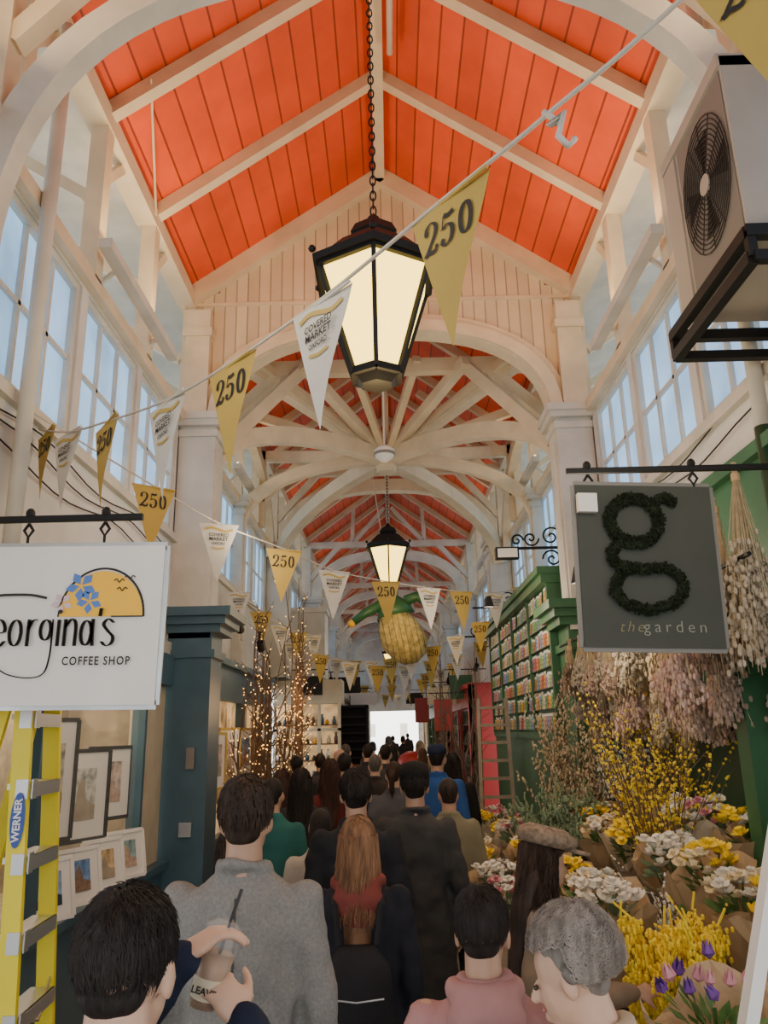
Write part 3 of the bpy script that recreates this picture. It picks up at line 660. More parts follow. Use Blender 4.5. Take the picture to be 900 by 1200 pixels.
MB().loft([(0,0,0,.25,.25),(0,0,.1,.25,.25),(0,0,.12,.22,.22),(0,0,1.32,.22,.22),(0,0,1.34,.27,.27),(0,0,1.42,.27,.27),(0,0,1.52,.2,.2),(0,0,1.58,.08,.08)],20).obj('body','postred',r,smooth=True)
MB().box((-.1,-.235,1.18),(.1,-.2,1.22)).obj('posting_slot','black',r)
plaid=mat('yellow_plaid',(.60,.46,.16),.8,var=.5,vs=12,board=('X',.09,.45))
r=root('hanging_figure',(.26,13.2,3.0),'hanging stuffed figure in green jacket and yellow plaid','decoration',rot=(0,-.18,0))
MB().loft([(.08,0,0,.12,.1),(.08,0,.12,.28,.22),(.05,0,.35,.40,.30),(0,0,.62,.36,.27),(-.03,0,.85,.26,.2),(-.04,0,1.0,.2,.16)],16).obj('plaid_body',plaid,r,smooth=True)
MB().loft([(0,0,.85,.33,.25),(0,0,1.0,.28,.2),(0,0,1.18,.1,.1)],16).tube([(-.2,0,1.08),(-.5,0,1.0),(-.74,-.03,.88)],[.1,.08,.07],10).tube([(.2,0,1.06),(.42,0,1.1),(.58,-.03,.96)],[.1,.09,.08],10).obj('jacket','green',r,smooth=True)
MB().ell((0,0,1.28),(.13,.13,.14)).obj('head','oldwood',r,smooth=True); MB().ell((-.78,-.03,.86),.07).obj('glove','sun',r,smooth=True)
MB().tube([(0,0,1.4),(.1,0,3.7)],.008,5).obj('cord','rope',r)
# ================================================================ yellow ladder
r=root('stepladder',(-1.60,3.62,0),'yellow fibreglass stepladder with aluminium treads','ladder',rot=(0,0,radians(4)))
m=MB()
for sy in(-1,1):
    m.beam((.10,sy*.24,0),(-.02,sy*.17,2.15),.03,.075,up=(1,0,0)) ; m.beam((-.48,sy*.26,0),(-.1,sy*.17,2.1),.03,.06,up=(1,0,0))
m.obj('rails','ladder',r)
for i in range(7):
    z=.3+i*.29; t=z/2.15; x=.10-.12*t; yy=.24-.07*t
    MB().box((x-.06,-yy+.015,z-.012),(x+.045,yy-.015,z+.012)).box((x+.035,-yy+.015,z-.045),(x+.047,yy-.015,z+.012)).obj('tread','alu',r)
    MB().box((x-.01,-yy-.022,z-.05),(x+.04,-yy-.014,z+.03)).box((x+.048,-yy,z-.05),(x+.053,-yy+.05,z+.03)).obj('tread_bracket','alu',r)
MB().box((-.16,-.19,2.12),(.06,.19,2.17)).obj('top_cap','ladder',r)
for z in(.7,1.3): MB().beam((-.35,-.24,z),(-.35,.24,z),.03,.03).obj('rear_brace','alu',r)
t=MB(); t.add([V((.015+.03*cos(2*pi*k/16),-.212,1.62+.11*sin(2*pi*k/16))) for k in range(16)],[tuple(range(16))]); t.obj('logo_oval','logo',r)
text('WERNER',r,.028,-.216,1.62,.042,'paper',1,Matrix.Rotation(-pi/2,4,'Y'))
MB().tube([(.06,-.23,.9),(.1,0,.82),(.07,.2,.93)],.006,5).obj('chain','steel',r)
# ================================================================ twig lights
def twigtree(x,y,z0,z1,label,nb,bulb=True,spread=.45,seed=1):
    q=random.Random(seed); r=root('twig_arrangement',(x,y,0),label,'decoration'); t=MB(); b=MB(); 
    for i in range(nb):
        p=V((q.uniform(-.08,.08),q.uniform(-.08,.08),z0)); d=nrm((q.gauss(0,.25),q.gauss(0,.25),1)); L=(z1-z0)*q.uniform(.5,1); n=9; pts=[p]
        for k in range(n): 
            d=nrm(d+V((q.gauss(0,.16),q.gauss(0,.16),q.gauss(0,.05)))); p=p+d*L/n
            p.x=max(-spread,min(spread,p.x)); p.y=max(-spread*1.3,min(spread*1.3,p.y)); pts.append(p.copy())
            if k>2 and q.random()<.8:
                dd=nrm(d+V((q.gauss(0,.7),q.gauss(0,.7),0))); t.tube([p,p+dd*.13,p+dd*.25+V((0,0,.04))],[.008,.006,.003],4)
                if bulb: b.ell(p+dd*.2,.0075,0,5,4)
            if bulb and q.random()<.6: b.ell(p+V((q.uniform(-.04,.04),q.uniform(-.04,.04),0)),.0075,0,5,4)
        t.tube(pts,[.018-.0014*k for k in range(n+1)],5)
    t.obj('twigs','stem',r)
    if bulb: b.obj('fairy_lights','bulb',r,kind='stuff')
twigtree(-1.52,10.6,0,4.1,'bundle of bare twigs wound with warm fairy lights',56,True,.28,3)
twigtree(-1.66,9.5,0,3.1,'bundle of bare twigs wound with warm fairy lights',18,True,.18,5)
twigtree(1.2,14.4,0,3.6,'tall bare dark branches beside the flower stall',34,False,.3,8)
light('POINT',(-1.0,10.0,2.3),22,(1,.62,.30),.3)
# ================================================================ RIGHT SIDE
MB().box((2.2,2.4,0),(2.29,7.9,2.66)).obj('stall_backboard','dgreen',label='dark green boarded wall behind the flower stall',cat='wall panel')
MB().box((2.22,2.6,2.72),(2.29,6.6,3.5)).box((2.16,2.6,3.46),(2.29,6.6,3.54)).box((2.14,2.4,2.66),(2.29,7.9,2.76)).obj('fascia','green',label='green painted shop fascia board below the windows',cat='fascia')
MB().box((1.9,4.3,0),(2.06,4.45,2.2)).box((1.86,4.26,2.2),(2.1,4.5,2.28)).obj('post','green',label='green timber post at edge of flower stall',cat='post')
r=root('seed_rack',(0,0,0),'tall green shelf rack with rows of seed packets','rack')
mb=MB(); mb.box((1.76,8.55,1.85),(2.28,8.62,3.5)).box((1.76,13.9,1.85),(2.28,13.97,3.5)).box((1.70,8.52,3.5),(2.28,14,3.6)).box((1.66,8.5,3.6),(2.28,14,3.68)).box((1.81,8.6,1.85),(2.28,13.9,3.5)).box((1.76,8.6,1.8),(2.28,13.9,1.88)).box((1.8,8.55,0),(2.28,14,1.8))
for y_ in(9.9,11.3,12.6): mb.box((1.755,y_,1.85),(2.2,y_+.03,3.5))
mb.obj('carcass','green',r)
s=MB()
for i in range(7): s.box((1.77,8.62,1.9+i*.23),(1.82,13.9,1.908+i*.23))
s.obj('shelf','dgreen',r)
pk=[]
for i,c in enumerate([(.6,.12,.06),(.8,.55,.05),(.15,.4,.12),(.55,.2,.4),(.2,.35,.65),(.8,.35,.08),(.7,.68,.55),(.3,.5,.2)]):
    mm=mat('packet_print',c,.5,var=.9,vs=28); b=MB().box((-.003,-.05,0),(.003,.05,.15),0).box((-.004,-.05,.15),(.004,.05,.18),1)
    pk.append(b.obj('seed_packet',[mm,'paper'],loc=(1.785,8.72+i*.122,1.909),rot=(0,.06,0),label='colourful paper seed packet on green rack',cat='seed packet',group='seed packets on the rack'))
for i in range(7):
    y_=8.72 if i else 9.7
    while y_<13.85:
        if R.random()<.97: dup(R.choice(pk),(1.785,y_,1.909+i*.23),(0,.06+R.uniform(-.03,.03),R.uniform(-.06,.06)),(1,1,R.uniform(.85,1.15)))
        y_+=.122
r=root('wooden_ladder',(1.42,11.2,0),'dull weathered wooden ladder leaning against the seed rack','ladder')
m=MB(); m.beam((-.24,0,0),(-.17,.25,2.35),.05,.07).beam((.22,0,0),(.22,.25,2.35),.05,.07); m.obj('stiles','palewood',r)
for i in range(9):
    z=.3+i*.24; y_=.1*z; MB().beam((-.23+.028*z,y_,z),(.22,y_,z),.08,.04).obj('rung','palewood',r)
for x0,x1,z in((.9,1.4,.38),(1.4,1.8,.52),(1.8,2.2,.66)):
    MB().box((x0,2.5,z-.04),(x1,7.8,z)).box((x0,2.5,0),(x0+.04,7.8,z-.04)).obj('display_tier','oldwood',label='weathered wooden display tier for flower buckets',cat='shelf')
def rose(m,n=7,r0=.035):
    mb=MB()
    for ring,(k,rr,tilt,z) in enumerate(((5,r0*.35,.3,.02),(6,r0*.7,.7,.012),(n,r0,1.15,.0))):
        for i in range(k):
            a=2*pi*i/k+ring*.5; c,s_=cos(a),sin(a); d=V((c,s_,0)); t=V((-s_,c,0)); up=V((0,0,1))
            b0=V((0,0,z)); o=d*sin(tilt)+up*cos(tilt); L=rr*1.25; w=rr*.6
            mb.flat([b0,b0+o*L*.5+t*w,b0+o*L+t*w*.5+up*.004,b0+o*L-t*w*.5+up*.004,b0+o*L*.5-t*w])
    mb.ell((0,0,.015),r0*.35,0,6,4)
    return mb
HEAD={}
def head_mesh(m,kind):
    k=(m,kind)
    if k not in HEAD:
        if kind=='rose': mb=rose(m)
        elif kind=='tulip': 
            mb=MB(); 
            for i in range(6):
                a=2*pi*i/6; d=V((cos(a),sin(a),0));t=V((-sin(a),cos(a),0)); mb.flat([V((0,0,0)),d*.018+t*.013+V((0,0,.018)),d*.012+V((0,0,.06)),d*.018-t*.013+V((0,0,.018))])
        elif kind=='daff':
            mb=rose(m,6,.04); mb.tube([(0,0,.01),(0,0,.045)],[.012,.02],8)
        me=bpy.data.meshes.new('flower'); me.from_pydata(mb.v,[],mb.f); me.materials.append(M[m]); HEAD[k]=me
    return HEAD[k]
def leaves(mb,c,n,r,l=.07,w=.014,zz=.5):
    for _ in range(n):
        d=nrm((R.gauss(0,1),R.gauss(0,1),R.gauss(zz,.5))); t=nrm(d.cross(V((R.random(),R.random(),1)))); p=V(c)+d*r*R.uniform(.4,1)
        mb.flat([p,p+d*l*.5+t*w,p+d*l,p+d*l*.5-t*w])
def bouquet(ms,kind,wrap='kraft',n=18,lab='bouquet',grp='wrapped bouquets'):
    r=root('wrapped_bouquet',(0,0,-60),lab,'bouquet',group=grp)
    w=MB(); N=28; ph=R.uniform(0,6); vs=[]
    prof=[(.10,.045),(.22,.065),(.34,.10),(.46,.145),(.56,.185),(.60,.20)]
    for j,(z,rr) in enumerate(prof):
        for k in range(N):
            a=2*pi*k/N; f=1+.06*sin(3*a+ph)*j/5+.03*R.uniform(-1,1)*j/5+(.03 if k%2 else -.03)*j/5; zz=z+(.04*sin(4*a+ph)+.015*R.uniform(-1,1))*(j/5)**2
            if j>=4: f+=.06*sin(5*a+ph); zz+=.05*sin(2*a+ph)
            vs.append(V((rr*f*cos(a),rr*f*sin(a),zz)))
    fs=[]
    for j in range(len(prof)-1):
        for k in range(N): fs.append((j*N+k,j*N+(k+1)%N,(j+1)*N+(k+1)%N,(j+1)*N+k))
    w.add(vs,fs); w.obj('paper_wrap',wrap,r)
    st=MB()
    for k in range(9): a=R.uniform(0,6.28); st.tube([(.025*cos(a),.025*sin(a),.0),(.02*cos(a+2),.02*sin(a+2),.16),(.1*cos(a),.1*sin(a),.55)],.004,4)
    st.obj('stems','leaf',r)
    lf=MB(); leaves(lf,(0,0,.50),80,.13); lf.obj('foliage',R.choice(['leaf','leaf2']),r)
    for i in range(n):
        a=i*2.4; rr=.135*math.sqrt((i+.5)/n); z=.69-.8*rr**1.3*.9+R.uniform(-.03,.04)
        mk('flower_head',head_mesh(R.choice(ms),kind),r,(rr*cos(a),rr*sin(a),z),(R.uniform(-.3,.3)-rr*sin(a)*3,rr*cos(a)*3,R.uniform(0,6))).scale=(R.uniform(.75,1.05),)*3
    return r
def bucket(m='steel',h=.3,r0=.1,r1=.14,lab='galvanised metal flower bucket'):
    r=root('flower_bucket',(0,0,-60),lab,'bucket',group='flower buckets')
    vs=[(0,0,0,r0,r0),(0,0,h*.5,(r0+r1)/2,(r0+r1)/2),(0,0,h,r1,r1),(0,0,h,r1-.008,r1-.008),(0,0,h*.85,r1-.015,r1-.015)]
    MB().loft(vs,18).obj('pail',m,r,smooth=False); MB().tube([V((r1*cos(2*pi*k/18),r1*sin(2*pi*k/18),h)) for k in range(19)],.007,5,0,False).obj('rim',m,r)
    MB().tube([(r1*cos(t),-.02-r1*.5*sin(t),h-.02-.1*sin(t)) for t in [pi*k/8 for k in range(9)]],.004,5).obj('handle',m,r)
    return r
BU=[bucket(),bucket('black',.3,.1,.135,'black plastic flower bucket')]
BQ=[bouquet(['fc','fw'],'rose','kraft',18,'kraft wrapped bouquet of cream roses'),bouquet(['fy','fy','fw'],'daff','kraft',18,'kraft wrapped bouquet of yellow daffodils'),
    bouquet(['fp','fp','fpk'],'tulip','kraft',10,'kraft wrapped bouquet of purple and pink flowers'),bouquet(['fw','fw','fpk'],'rose','cfilm',18,'cream wrapped bouquet of white and pink flowers'),bouquet(['fy','fc'],'rose','kraft',18,'kraft wrapped bouquet of yellow and cream flowers'),bouquet(['fw'],'daff','kraft',16,'kraft wrapped bouquet of white flowers'),bouquet(['fy'],'daff','cfilm',18,'cream wrapped bouquet of yellow flowers')]
usedf=set()
def put(o,loc,rot=(0,0,0),sc=1):
    if o.name not in usedf: usedf.add(o.name); o.location=loc;o.rotation_euler=rot;o.scale=(sc,)*3; return o
    return dup(o,loc,rot,sc)
def tilted(tx,ty,z): return (Matrix.Rotation(ty,3,'Y')@Matrix.Rotation(tx,3,'X')@Matrix.Rotation(z,3,'Z')).to_euler()
def cell(x,y,z,bq,tilt=(0,0),sc=None):
    put(R.choice(BU),(x,y,z),(0,0,R.uniform(0,6)))
    put(BQ[bq],(x+.02,y+.04,z+.08),tilted(tilt[0],tilt[1],R.uniform(0,6)),sc or R.uniform(1.0,1.1))
special=[(1.6,5.0),(2.0,6.0),(2.0,4.0),(1.1,3.5),(2.0,7.0),(1.6,7.2)]
y_=2.8; seqi=0
while y_<7.6:
    for xi,z in((1.08,.38),(1.6,.52),(2.0,.66)):
        x=xi+R.uniform(-.03,.03); yy=y_+R.uniform(-.03,.03)
        if any(abs(x-a)<.22 and abs(yy-b)<.24 for a,b in special): continue
        c=[0,5,1,4,3,0,6,5,4][seqi%9]; seqi+=1
        if xi==1.08 and y_<2.9: c=2
        cell(x,yy,z,c,(R.uniform(.08,.2),R.uniform(-.2,-.08)))
    y_+=.46
for x,y_ in((.68,5.0),(.70,5.6),(.64,6.1),(.68,6.7),(.62,7.3),(.64,7.9),(.95,8.7),(.75,9.3),(1.2,9.4),(.78,10.1)):
    MB().box((-.14,-.14,0),(.14,.14,.34)).obj('wooden_crate','oldwood',loc=(x,y_,0),label='wooden crate raising a flower bucket',cat='crate')
    cell(x,y_,.34,R.choice([0,1,4,5,3,6]),(.15,-.1),.95)
def branches(x,y,z,n,L,spread,fm,per,fr,label,bk=0,seed=0,leafm=None,kind='dot'):
    q=random.Random(seed); r=root('branch_bunch',(x,y,z),label,'flowers'); s=MB(); b=MB()
    for i in range(n):
        a=q.uniform(0,2*pi); sp=q.uniform(.1,1)*spread; d0=V((cos(a)*sp,sin(a)*sp,1)); l=L*q.uniform(.65,1); p=V((cos(a)*.04,sin(a)*.04,.08)); pts=[p.copy()]
        d=nrm(d0)
        for k in range(7):
            d=nrm(d+V((q.gauss(0,.08),q.gauss(0,.08),0))); p=p+d*l/7; pts.append(p.copy())
            if k>1:
                for _ in range(per):
                    c=p-d*q.uniform(0,l/7)+V((q.gauss(0,.018),q.gauss(0,.018),q.gauss(0,.01)))
                    if kind=='star':
                        X=Euler((q.uniform(0,6),q.uniform(0,6),0)).to_matrix()
                        b.flat([c+X@V((fr,0,0)),c+X@V((0,fr*.35,fr*.2)),c+X@V((-fr,0,0)),c+X@V((0,-fr*.35,fr*.2))]); b.flat([c+X@V((0,fr,0)),c+X@V((fr*.35,0,fr*.2)),c+X@V((0,-fr,0)),c+X@V((-fr*.35,0,fr*.2))])
                    else: b.ell(c,(fr,fr,fr*1.5),0,5,3)
                if q.random()<.5:
                    dd=nrm(d+V((q.gauss(0,.5),q.gauss(0,.5),0))); e=p+dd*l*.16; s.tube([p,e],[.003,.0015],3)
                    for _ in range(per): b.ell(p.lerp(e,q.random()),(fr*.7,)*3,0,5,3)
        s.tube(pts,[.006-.0006*k for k in range(len(pts))],4)
    s.obj('stems','stem' if not leafm else leafm,r); b.obj('blossom',fm,r,kind='stuff'); return r
def spec(x,y,z,*a,**k):
    put(BU[k.pop('bk',0)],(x,y,z)); branches(x,y,z+.05,*a,**k)
spec(1.6,5.0,.70,36,1.30,.42,'fy',4,.014,'tall forsythia branches covered in yellow blossom',seed=2,kind='star')
MB().box((1.42,4.8,.52),(1.8,5.2,.70)).obj('wooden_crate','oldwood',label='wooden crate raising a flower bucket',cat='crate')
spec(1.9,5.9,.66,32,1.45,.36,'fy',4,.014,'tall yellow blossom branches in a bucket',seed=4,kind='star')
spec(1.6,7.2,.52,50,1.65,.36,'dry2',6,.011,'tall pussy willow branches with pale catkins',seed=5)
spec(2.0,7.0,.66,36,1.5,.3,'fw',5,.010,'tall white blossom branches in a bucket',seed=6)
spec(2.0,4.0,.66,18,.62,.4,'fo',7,.016,'bunch of orange and yellow flowers in a bucket',seed=7)
spec(1.1,3.5,.42,70,.64,.28,'fy',26,.009,'dense bunch of fluffy yellow mimosa',seed=9)
branches(1.3,6.4,.45,36,.95,.4,'leaf2',10,.014,'eucalyptus sprays among the bouquets',seed=10)
branches(1.35,4.3,.45,34,.72,.45,'fw',7,.008,'bunch of small white filler flowers',seed=11)
MB().loft([(0,0,0,.05,.05),(0,0,.2,.06,.06),(0,0,.21,.05,.05)],14).obj('vase','paper',loc=(1.62,4.32,1.0),smooth=True,label='plain white cylinder vase among bouquets',cat='vase')
def hangbunch(m,L,spread,n,fr,label,seed,topz=0):
    q=random.Random(seed); r=root('dried_bunch',(0,0,-60),label,'dried flowers',group='hanging dried bunches'); s=MB(); b=MB()
    for i in range(n):
        a=q.uniform(0,6.28); sp=q.uniform(0,1)*spread; l=L*q.uniform(.7,1); e=V((cos(a)*sp,sin(a)*sp,-l)); s.tube([(cos(a)*.01,sin(a)*.01,.08),V((cos(a)*.012,sin(a)*.012,0)),e],[.003,.003,.002],3)
        for k in range(10):
            t=.42+.58*q.random(); b.ell(V((0,0,0)).lerp(e,t)+V((q.gauss(0,.016),q.gauss(0,.016),0)),(fr,fr,fr*1.7),0,5,3)
    s.obj('stems','dry2',r); b.obj('seed_heads',m,r,kind='stuff'); MB().tube([(0,0,-.02),(0,0,.02)],.022,8).obj('twine','kraft',r); return r
HB=[hangbunch('dry1',.42,.11,26,.010,'hanging bunch of dusty pink dried flowers',1),hangbunch('dry2',.45,.10,26,.010,'hanging bunch of straw coloured dried flowers',2),hangbunch('dry3',.42,.11,26,.010,'hanging bunch of grey dried seed heads',3),hangbunch('dry4',.40,.10,24,.010,'hanging bunch of dark dried flowers',4),hangbunch('dry5',.40,.10,24,.010,'hanging bunch of pale pink dried flowers',5)]
for i,yv in enumerate([4.3+.23*k for k in range(15)]):
    for j,(x,z) in enumerate(((1.72,2.62),(1.9,2.68),(2.08,2.3),(1.85,2.28))):
        if R.random()<.88: put(HB[R.choice([0,0,1,1,2,2,3,4,4])],(x+R.uniform(-.05,.05),yv+R.uniform(-.06,.06),z+R.uniform(-.08,.08)),(R.uniform(-.1,.1),R.uniform(-.1,.1),R.uniform(0,6)),R.uniform(.95,1.2))
for x in(1.72,1.95): MB().tube([(x,3.6,2.72),(x,7.9,2.72)],.012,6).obj('hanging_rail','black',label='black rail for hanging dried bunches',cat='rail')
PG=hangbunch('dry3',1.0,.17,60,.012,'long hanging bundle of dried pampas grass',8); put(PG,(1.78,3.75,3.15),(0,0,0),1); put(PG,(1.97,3.6,3.1),(0,0,2),1.05); put(PG,(1.85,4.2,3.1),(0,0,1),.95); 
PD=hangbunch('dry4',.8,.16,50,.012,'hanging bundle of dark brown dried grass',9); put(PD,(1.68,4.1,2.95)); put(PD,(2.05,3.9,2.7),(0,0,2)); 
for (x,y_,z) in((1.55,4.2,2.5),(1.62,4.6,2.45)): put(HB[4],(x,y_,z),(0,0,1),1.2)
r=root('folding_easel',(.57,2.40,0),'white folding A-frame easel beside flower stall','easel',rot=(0,radians(18),0))
MB().beam((0,0,0),(0,.0,1.85),.035,.05).beam((.42,0,0),(.3,0,1.85),.035,.05).beam((0,0,.6),(.4,0,.6),.03,.04).beam((0,0,1.8),(.32,0,1.8),.03,.04).obj('legs','paper',r)
MB().box((.06,-.03,.95),(.36,-.01,1.2)).obj('grey_board','alu',r)
for (x,y_,z,e) in((1.3,5.2,2.85,34),(1.2,2.2,3.4,24),(1.1,8.5,3.2,30),(-.9,2.0,3.8,20),(0,6,4.6,30),(-1.2,6.3,3.6,18),(0,9.5,3.9,16),(0,16.5,3.8,16)):
    light('POINT',(x,y_,z-.06),e,(1,.84,.62),.25)  # added fill lamps over people and stall, mostly without fittings
for (x,y_,z) in((1.3,5.2,2.88),(1.1,8.5,3.23)): MB().tube([(0,0,.12),(0,0,0)],[.03,.06],10).obj('spot_lamp','black',loc=(x,y_,z),label='small black spot lamp above flower stall',cat='lamp')

# ================================================================ PEOPLE
CM={}
clouds=bpy.data.textures.new('folds','CLOUDS'); clouds.noise_scale=.10
def cmat(c,kind='cloth'):
    k=(c,kind)
    if k not in CM:
        if kind=='hair': CM[k]=mat('hair',c,.65,var=.5,vs=40,stretch=(1,1,.15),bump=.5,bs=60,spec=.3)
        elif kind=='tweed': CM[k]=mat('tweed',c,.95,var=.2,vs=110,bump=.3,bs=9,spec=.1)
        else: CM[k]=mat('cloth',c,.9,var=.22,vs=6,bump=.5,bs=7,spec=.2)
    return CM[k]
def remesh(o,v,it=4,fold=0):
    m=o.modifiers.new('remesh','REMESH'); m.mode='VOXEL'; m.voxel_size=v; m.use_smooth_shade=True
    if fold:
        d=o.modifiers.new('folds','DISPLACE'); d.texture=clouds; d.strength=fold; d.mid_level=.5; d.texture_coords='LOCAL'
    s=o.modifiers.new('smooth','SMOOTH'); s.iterations=it; s.factor=.5
def hand(mb,Wp,d,n,thumb,s,curl=.5,fr=.0095):
    d=nrm(d); n=nrm(V(n)-d*V(n).dot(d)); l=d.cross(n)*thumb
    X=Matrix((l,n,d)).transposed()
    mb.ell(Wp+d*.048*s,(.040*s,.017*s,.052*s),0,10,8,X)
    for off,ln in((.030,.068),(.010,.078),(-.010,.073),(-.029,.056)):
        p=Wp+d*.082*s+l*off*s; dr=d.copy()
        for k,fk in enumerate((.45,.32,.26)):
            dr=nrm(dr*cos(curl)+n*sin(curl)) if k or curl>.3 else dr
            e=p+dr*ln*fk*s; mb.cap(p,e,fr*s,fr*.92*s,8); p=e; dr=nrm(dr)
    p=Wp+d*.03*s+l*.034*s; dr=nrm(d*.7+l*.7+n*.25); e=p+dr*.038*s; mb.cap(p,e,.012*s,.0105*s,8); dr=nrm(dr+n*.5+d*.3); mb.cap(e,e+dr*.03*s,.0105*s,.009*s,8)
def strands(mb,C0,rad,n,length,q,longL=0,r=.002,front=.45,curl=0):
    C0=V(C0); crown=V((0,-.35,.94)).normalized()
    for _ in range(n):
        while 1:
            u=nrm((q.gauss(0,1),q.gauss(0,1),q.gauss(0,1)))
            if u.z<-.35 and not longL: continue
            if longL and u.z<-.1: continue
            if u.y>front and u.z<.45: continue
            break
        steps=5 if not longL else 14; pts=[];ang=q.gauss(0,.35 if not longL else .12); ln=length*q.uniform(.5,1); lift=q.uniform(0,.05)
        for k in range(steps):
            if curl: ang+=curl
            P=V((u.x*rad[0],u.y*rad[1],u.z*rad[2]))*(1.0+lift*k/2 if not longL else 1.02)+C0
            if longL and u.z<.15: break
            pts.append(P)
            t=u-crown; t=t-u*t.dot(u); t=nrm(t) if t.length>.05 else nrm((q.gauss(0,1),q.gauss(0,1),0)); side=u.cross(t)
            u=nrm(u+(t*cos(ang)+side*sin(ang))*ln/5/rad[0]*(1 if not longL else .9))
        if longL:
            P=V((u.x*rad[0],u.y*rad[1],u.z*rad[2]))*1.03+C0
            if u.y>.2: P.y=min(P.y,C0.y+.03)
            L=longL*q.uniform(.75,1); wv=q.uniform(0,6)
            for k in range(8):
                f=k/7; pts.append(P+V((.008*sin(wv+k)+u.x*.03*f*q.uniform(.4,1),-.03*f+.008*sin(wv+k*1.3)-(.02 if u.y<0 else 0)*f,-L*f)))
        if len(pts)>1:
            N=len(pts); mb.tube(pts,[r*(1-.8*k/(N-1)) for k in range(N)],3,0,False)
def person(label,x,y,H,yaw=0,skin='skin',hair=('short',(.015,.01,.008)),top=(.05,.05,.06),hem=.84,pants=(.02,.022,.03),arms=None,head=(0,0),det=0,kind='cloth',lean=0,w=1.0,hood=None,collar=True,hands=None,bag=None,seam=False):
    s=H/1.75; q=random.Random(int((x+9)*1000+y*77)); r=root('person',(x,y,0),label,'person',rot=(0,0,yaw))
    vox=(.022,.013,.0065)[det]
    def P(a,b,c):
        v=V((a*s*w if abs(a)>.07 else a*s,b*s,c*s))
        if lean and c>.95: v.y+=(v.z-.95*s)*math.tan(lean); v.z-=(v.z-.95*s)*(1-cos(lean))
        return v
    hp=P(0,.01,1.50); XH=Euler((head[1],0,head[0])).to_matrix()
    def Hd(a,b,c): return hp+XH@(V((a,b,c-1.50))*s)
    arms=arms or {}
    sh={};el={};wr={}
    ph=q.uniform(-1,1)
    for sg,k in((-1,'L'),(1,'R')):
        sh[k]=P(sg*.18,-.005,1.415)
        a=arms.get(k)
        if a: el[k]=V(a[0])*s; wr[k]=V(a[1])*s
        else: el[k]=P(sg*.235,-.04-.03*ph*sg,1.13); wr[k]=P(sg*.24,.05-.05*ph*sg,.90)
    st=.13*ph
    hip={k:P(sg*.09,0,.92) for sg,k in((-1,'L'),(1,'R'))}
    kn={k:P(sg*.095,.04+max(0,st*sg)*1.0,.50) for sg,k in((-1,'L'),(1,'R'))}
    an={k:P(sg*.095,st*sg-.03,.085) for sg,k in((-1,'L'),(1,'R'))}
    b=MB()
    b.ell(Hd(0,-.012,1.655),(.074*s,.094*s,.095*s),0,14,10,XH); b.ell(Hd(0,.028,1.60),(.06*s,.066*s,.085*s),0,12,8,XH); b.ell(Hd(0,.05,1.56),(.038*s,.04*s,.04*s),0,10,6,XH)
    b.cap(Hd(0,.088,1.635),Hd(0,.108,1.605),.010*s,.014*s,8)
    b.cap(Hd(0,.085,1.565),Hd(0,.09,1.558),.014*s,.014*s,8)
    for sg in(-1,1): b.ell(Hd(sg*.078,-.005,1.622),(.010*s,.022*s,.034*s),0,8,6,XH)
    b.cap(P(0,-.02,1.40),Hd(0,-.02,1.58),.062*s,.056*s,12)
    b.loft([(*P(0,0,z).xy,P(0,0,z).z,rx*s*w,ry*s) for z,rx,ry in((.86,.15,.105),(.95,.16,.11),(1.1,.135,.10),(1.25,.16,.11),(1.36,.165,.10),(1.43,.12,.07))],16)
    for k in'LR':
        sg=-1 if k=='L' else 1
        b.cap(sh[k],el[k],.048*s,.038*s); b.cap(el[k],wr[k],.037*s,.026*s)
        b.cap(hip[k],kn[k],.075*s,.052*s); b.cap(kn[k],an[k],.05*s,.035*s); b.cap(an[k]+V((0,0,-.03*s)),an[k]+V((0,.13*s,-.045*s)),.035*s,.03*s)
        hd=(hands or {}).get(k)
        if hd: hand(b,wr[k],hd[0],hd[1],hd[2],s,hd[3])
        else: hand(b,wr[k],wr[k]-el[k],V((-sg,0,0)),1 if k=='L' else -1,s,.35,.0095 if det==2 else .011)
    o=b.obj('body',skin,r,smooth=True); remesh(o,vox if det else .016,3 if det<2 else 4)
    if det>=1 or yaw:
        for sg in(-1,1): MB().ell(Hd(sg*.03,.088,1.635),(.012*s,.007*s,.007*s),0,8,5,XH).obj('eye','eye',r,smooth=True)
        MB().ell(Hd(0,.094,1.578),(.022*s,.007*s,.006*s),0,8,5,XH).obj('mouth','lip',r,smooth=True)
    t=MB()
    t.loft([(*P(0,0,z).xy,z*s,rx*s*w,ry*s) for z,rx,ry in((.80,.165,.12),(.92,.175,.125),(1.02,.155,.115))],14)
    for k in'LR': t.cap(hip[k]-V((0,0,.05*s)),kn[k],.092*s,.068*s); t.cap(kn[k],an[k]+V((0,0,.03*s)),.066*s,.055*s)
    o=t.obj('trousers',cmat(pants),r,smooth=True); remesh(o,.02)
    f=MB()
    for k in'LR': f.cap(an[k]+V((0,-.03*s,-.03*s)),an[k]+V((0,.15*s,-.045*s)),.045*s,.038*s)
    o=f.obj('shoes',cmat((.02,.018,.016)),r,smooth=True); remesh(o,.015)
    j=MB()
    prof=[(1.515,.068,.062),(1.49,.085,.07),(1.465,.12,.085),(1.43,.175,.105),(1.36,.20,.122),(1.22,.197,.130),(1.08,.182,.128),(.96,.19,.135)]
    z=.84
    while z>=hem-.001: prof.append((z,.20+.04*(.84-z),.145+.03*(.84-z))); z-=.12
    if hem>.84: prof[-1]=(hem,.19,.135)
    rg=[]
    for i,(z,rx,ry) in enumerate(prof): v=P(0,-.005,z); rg.append((v.x,v.y,v.z,rx*s*w,ry*s))
    j.loft(rg[::-1],20)
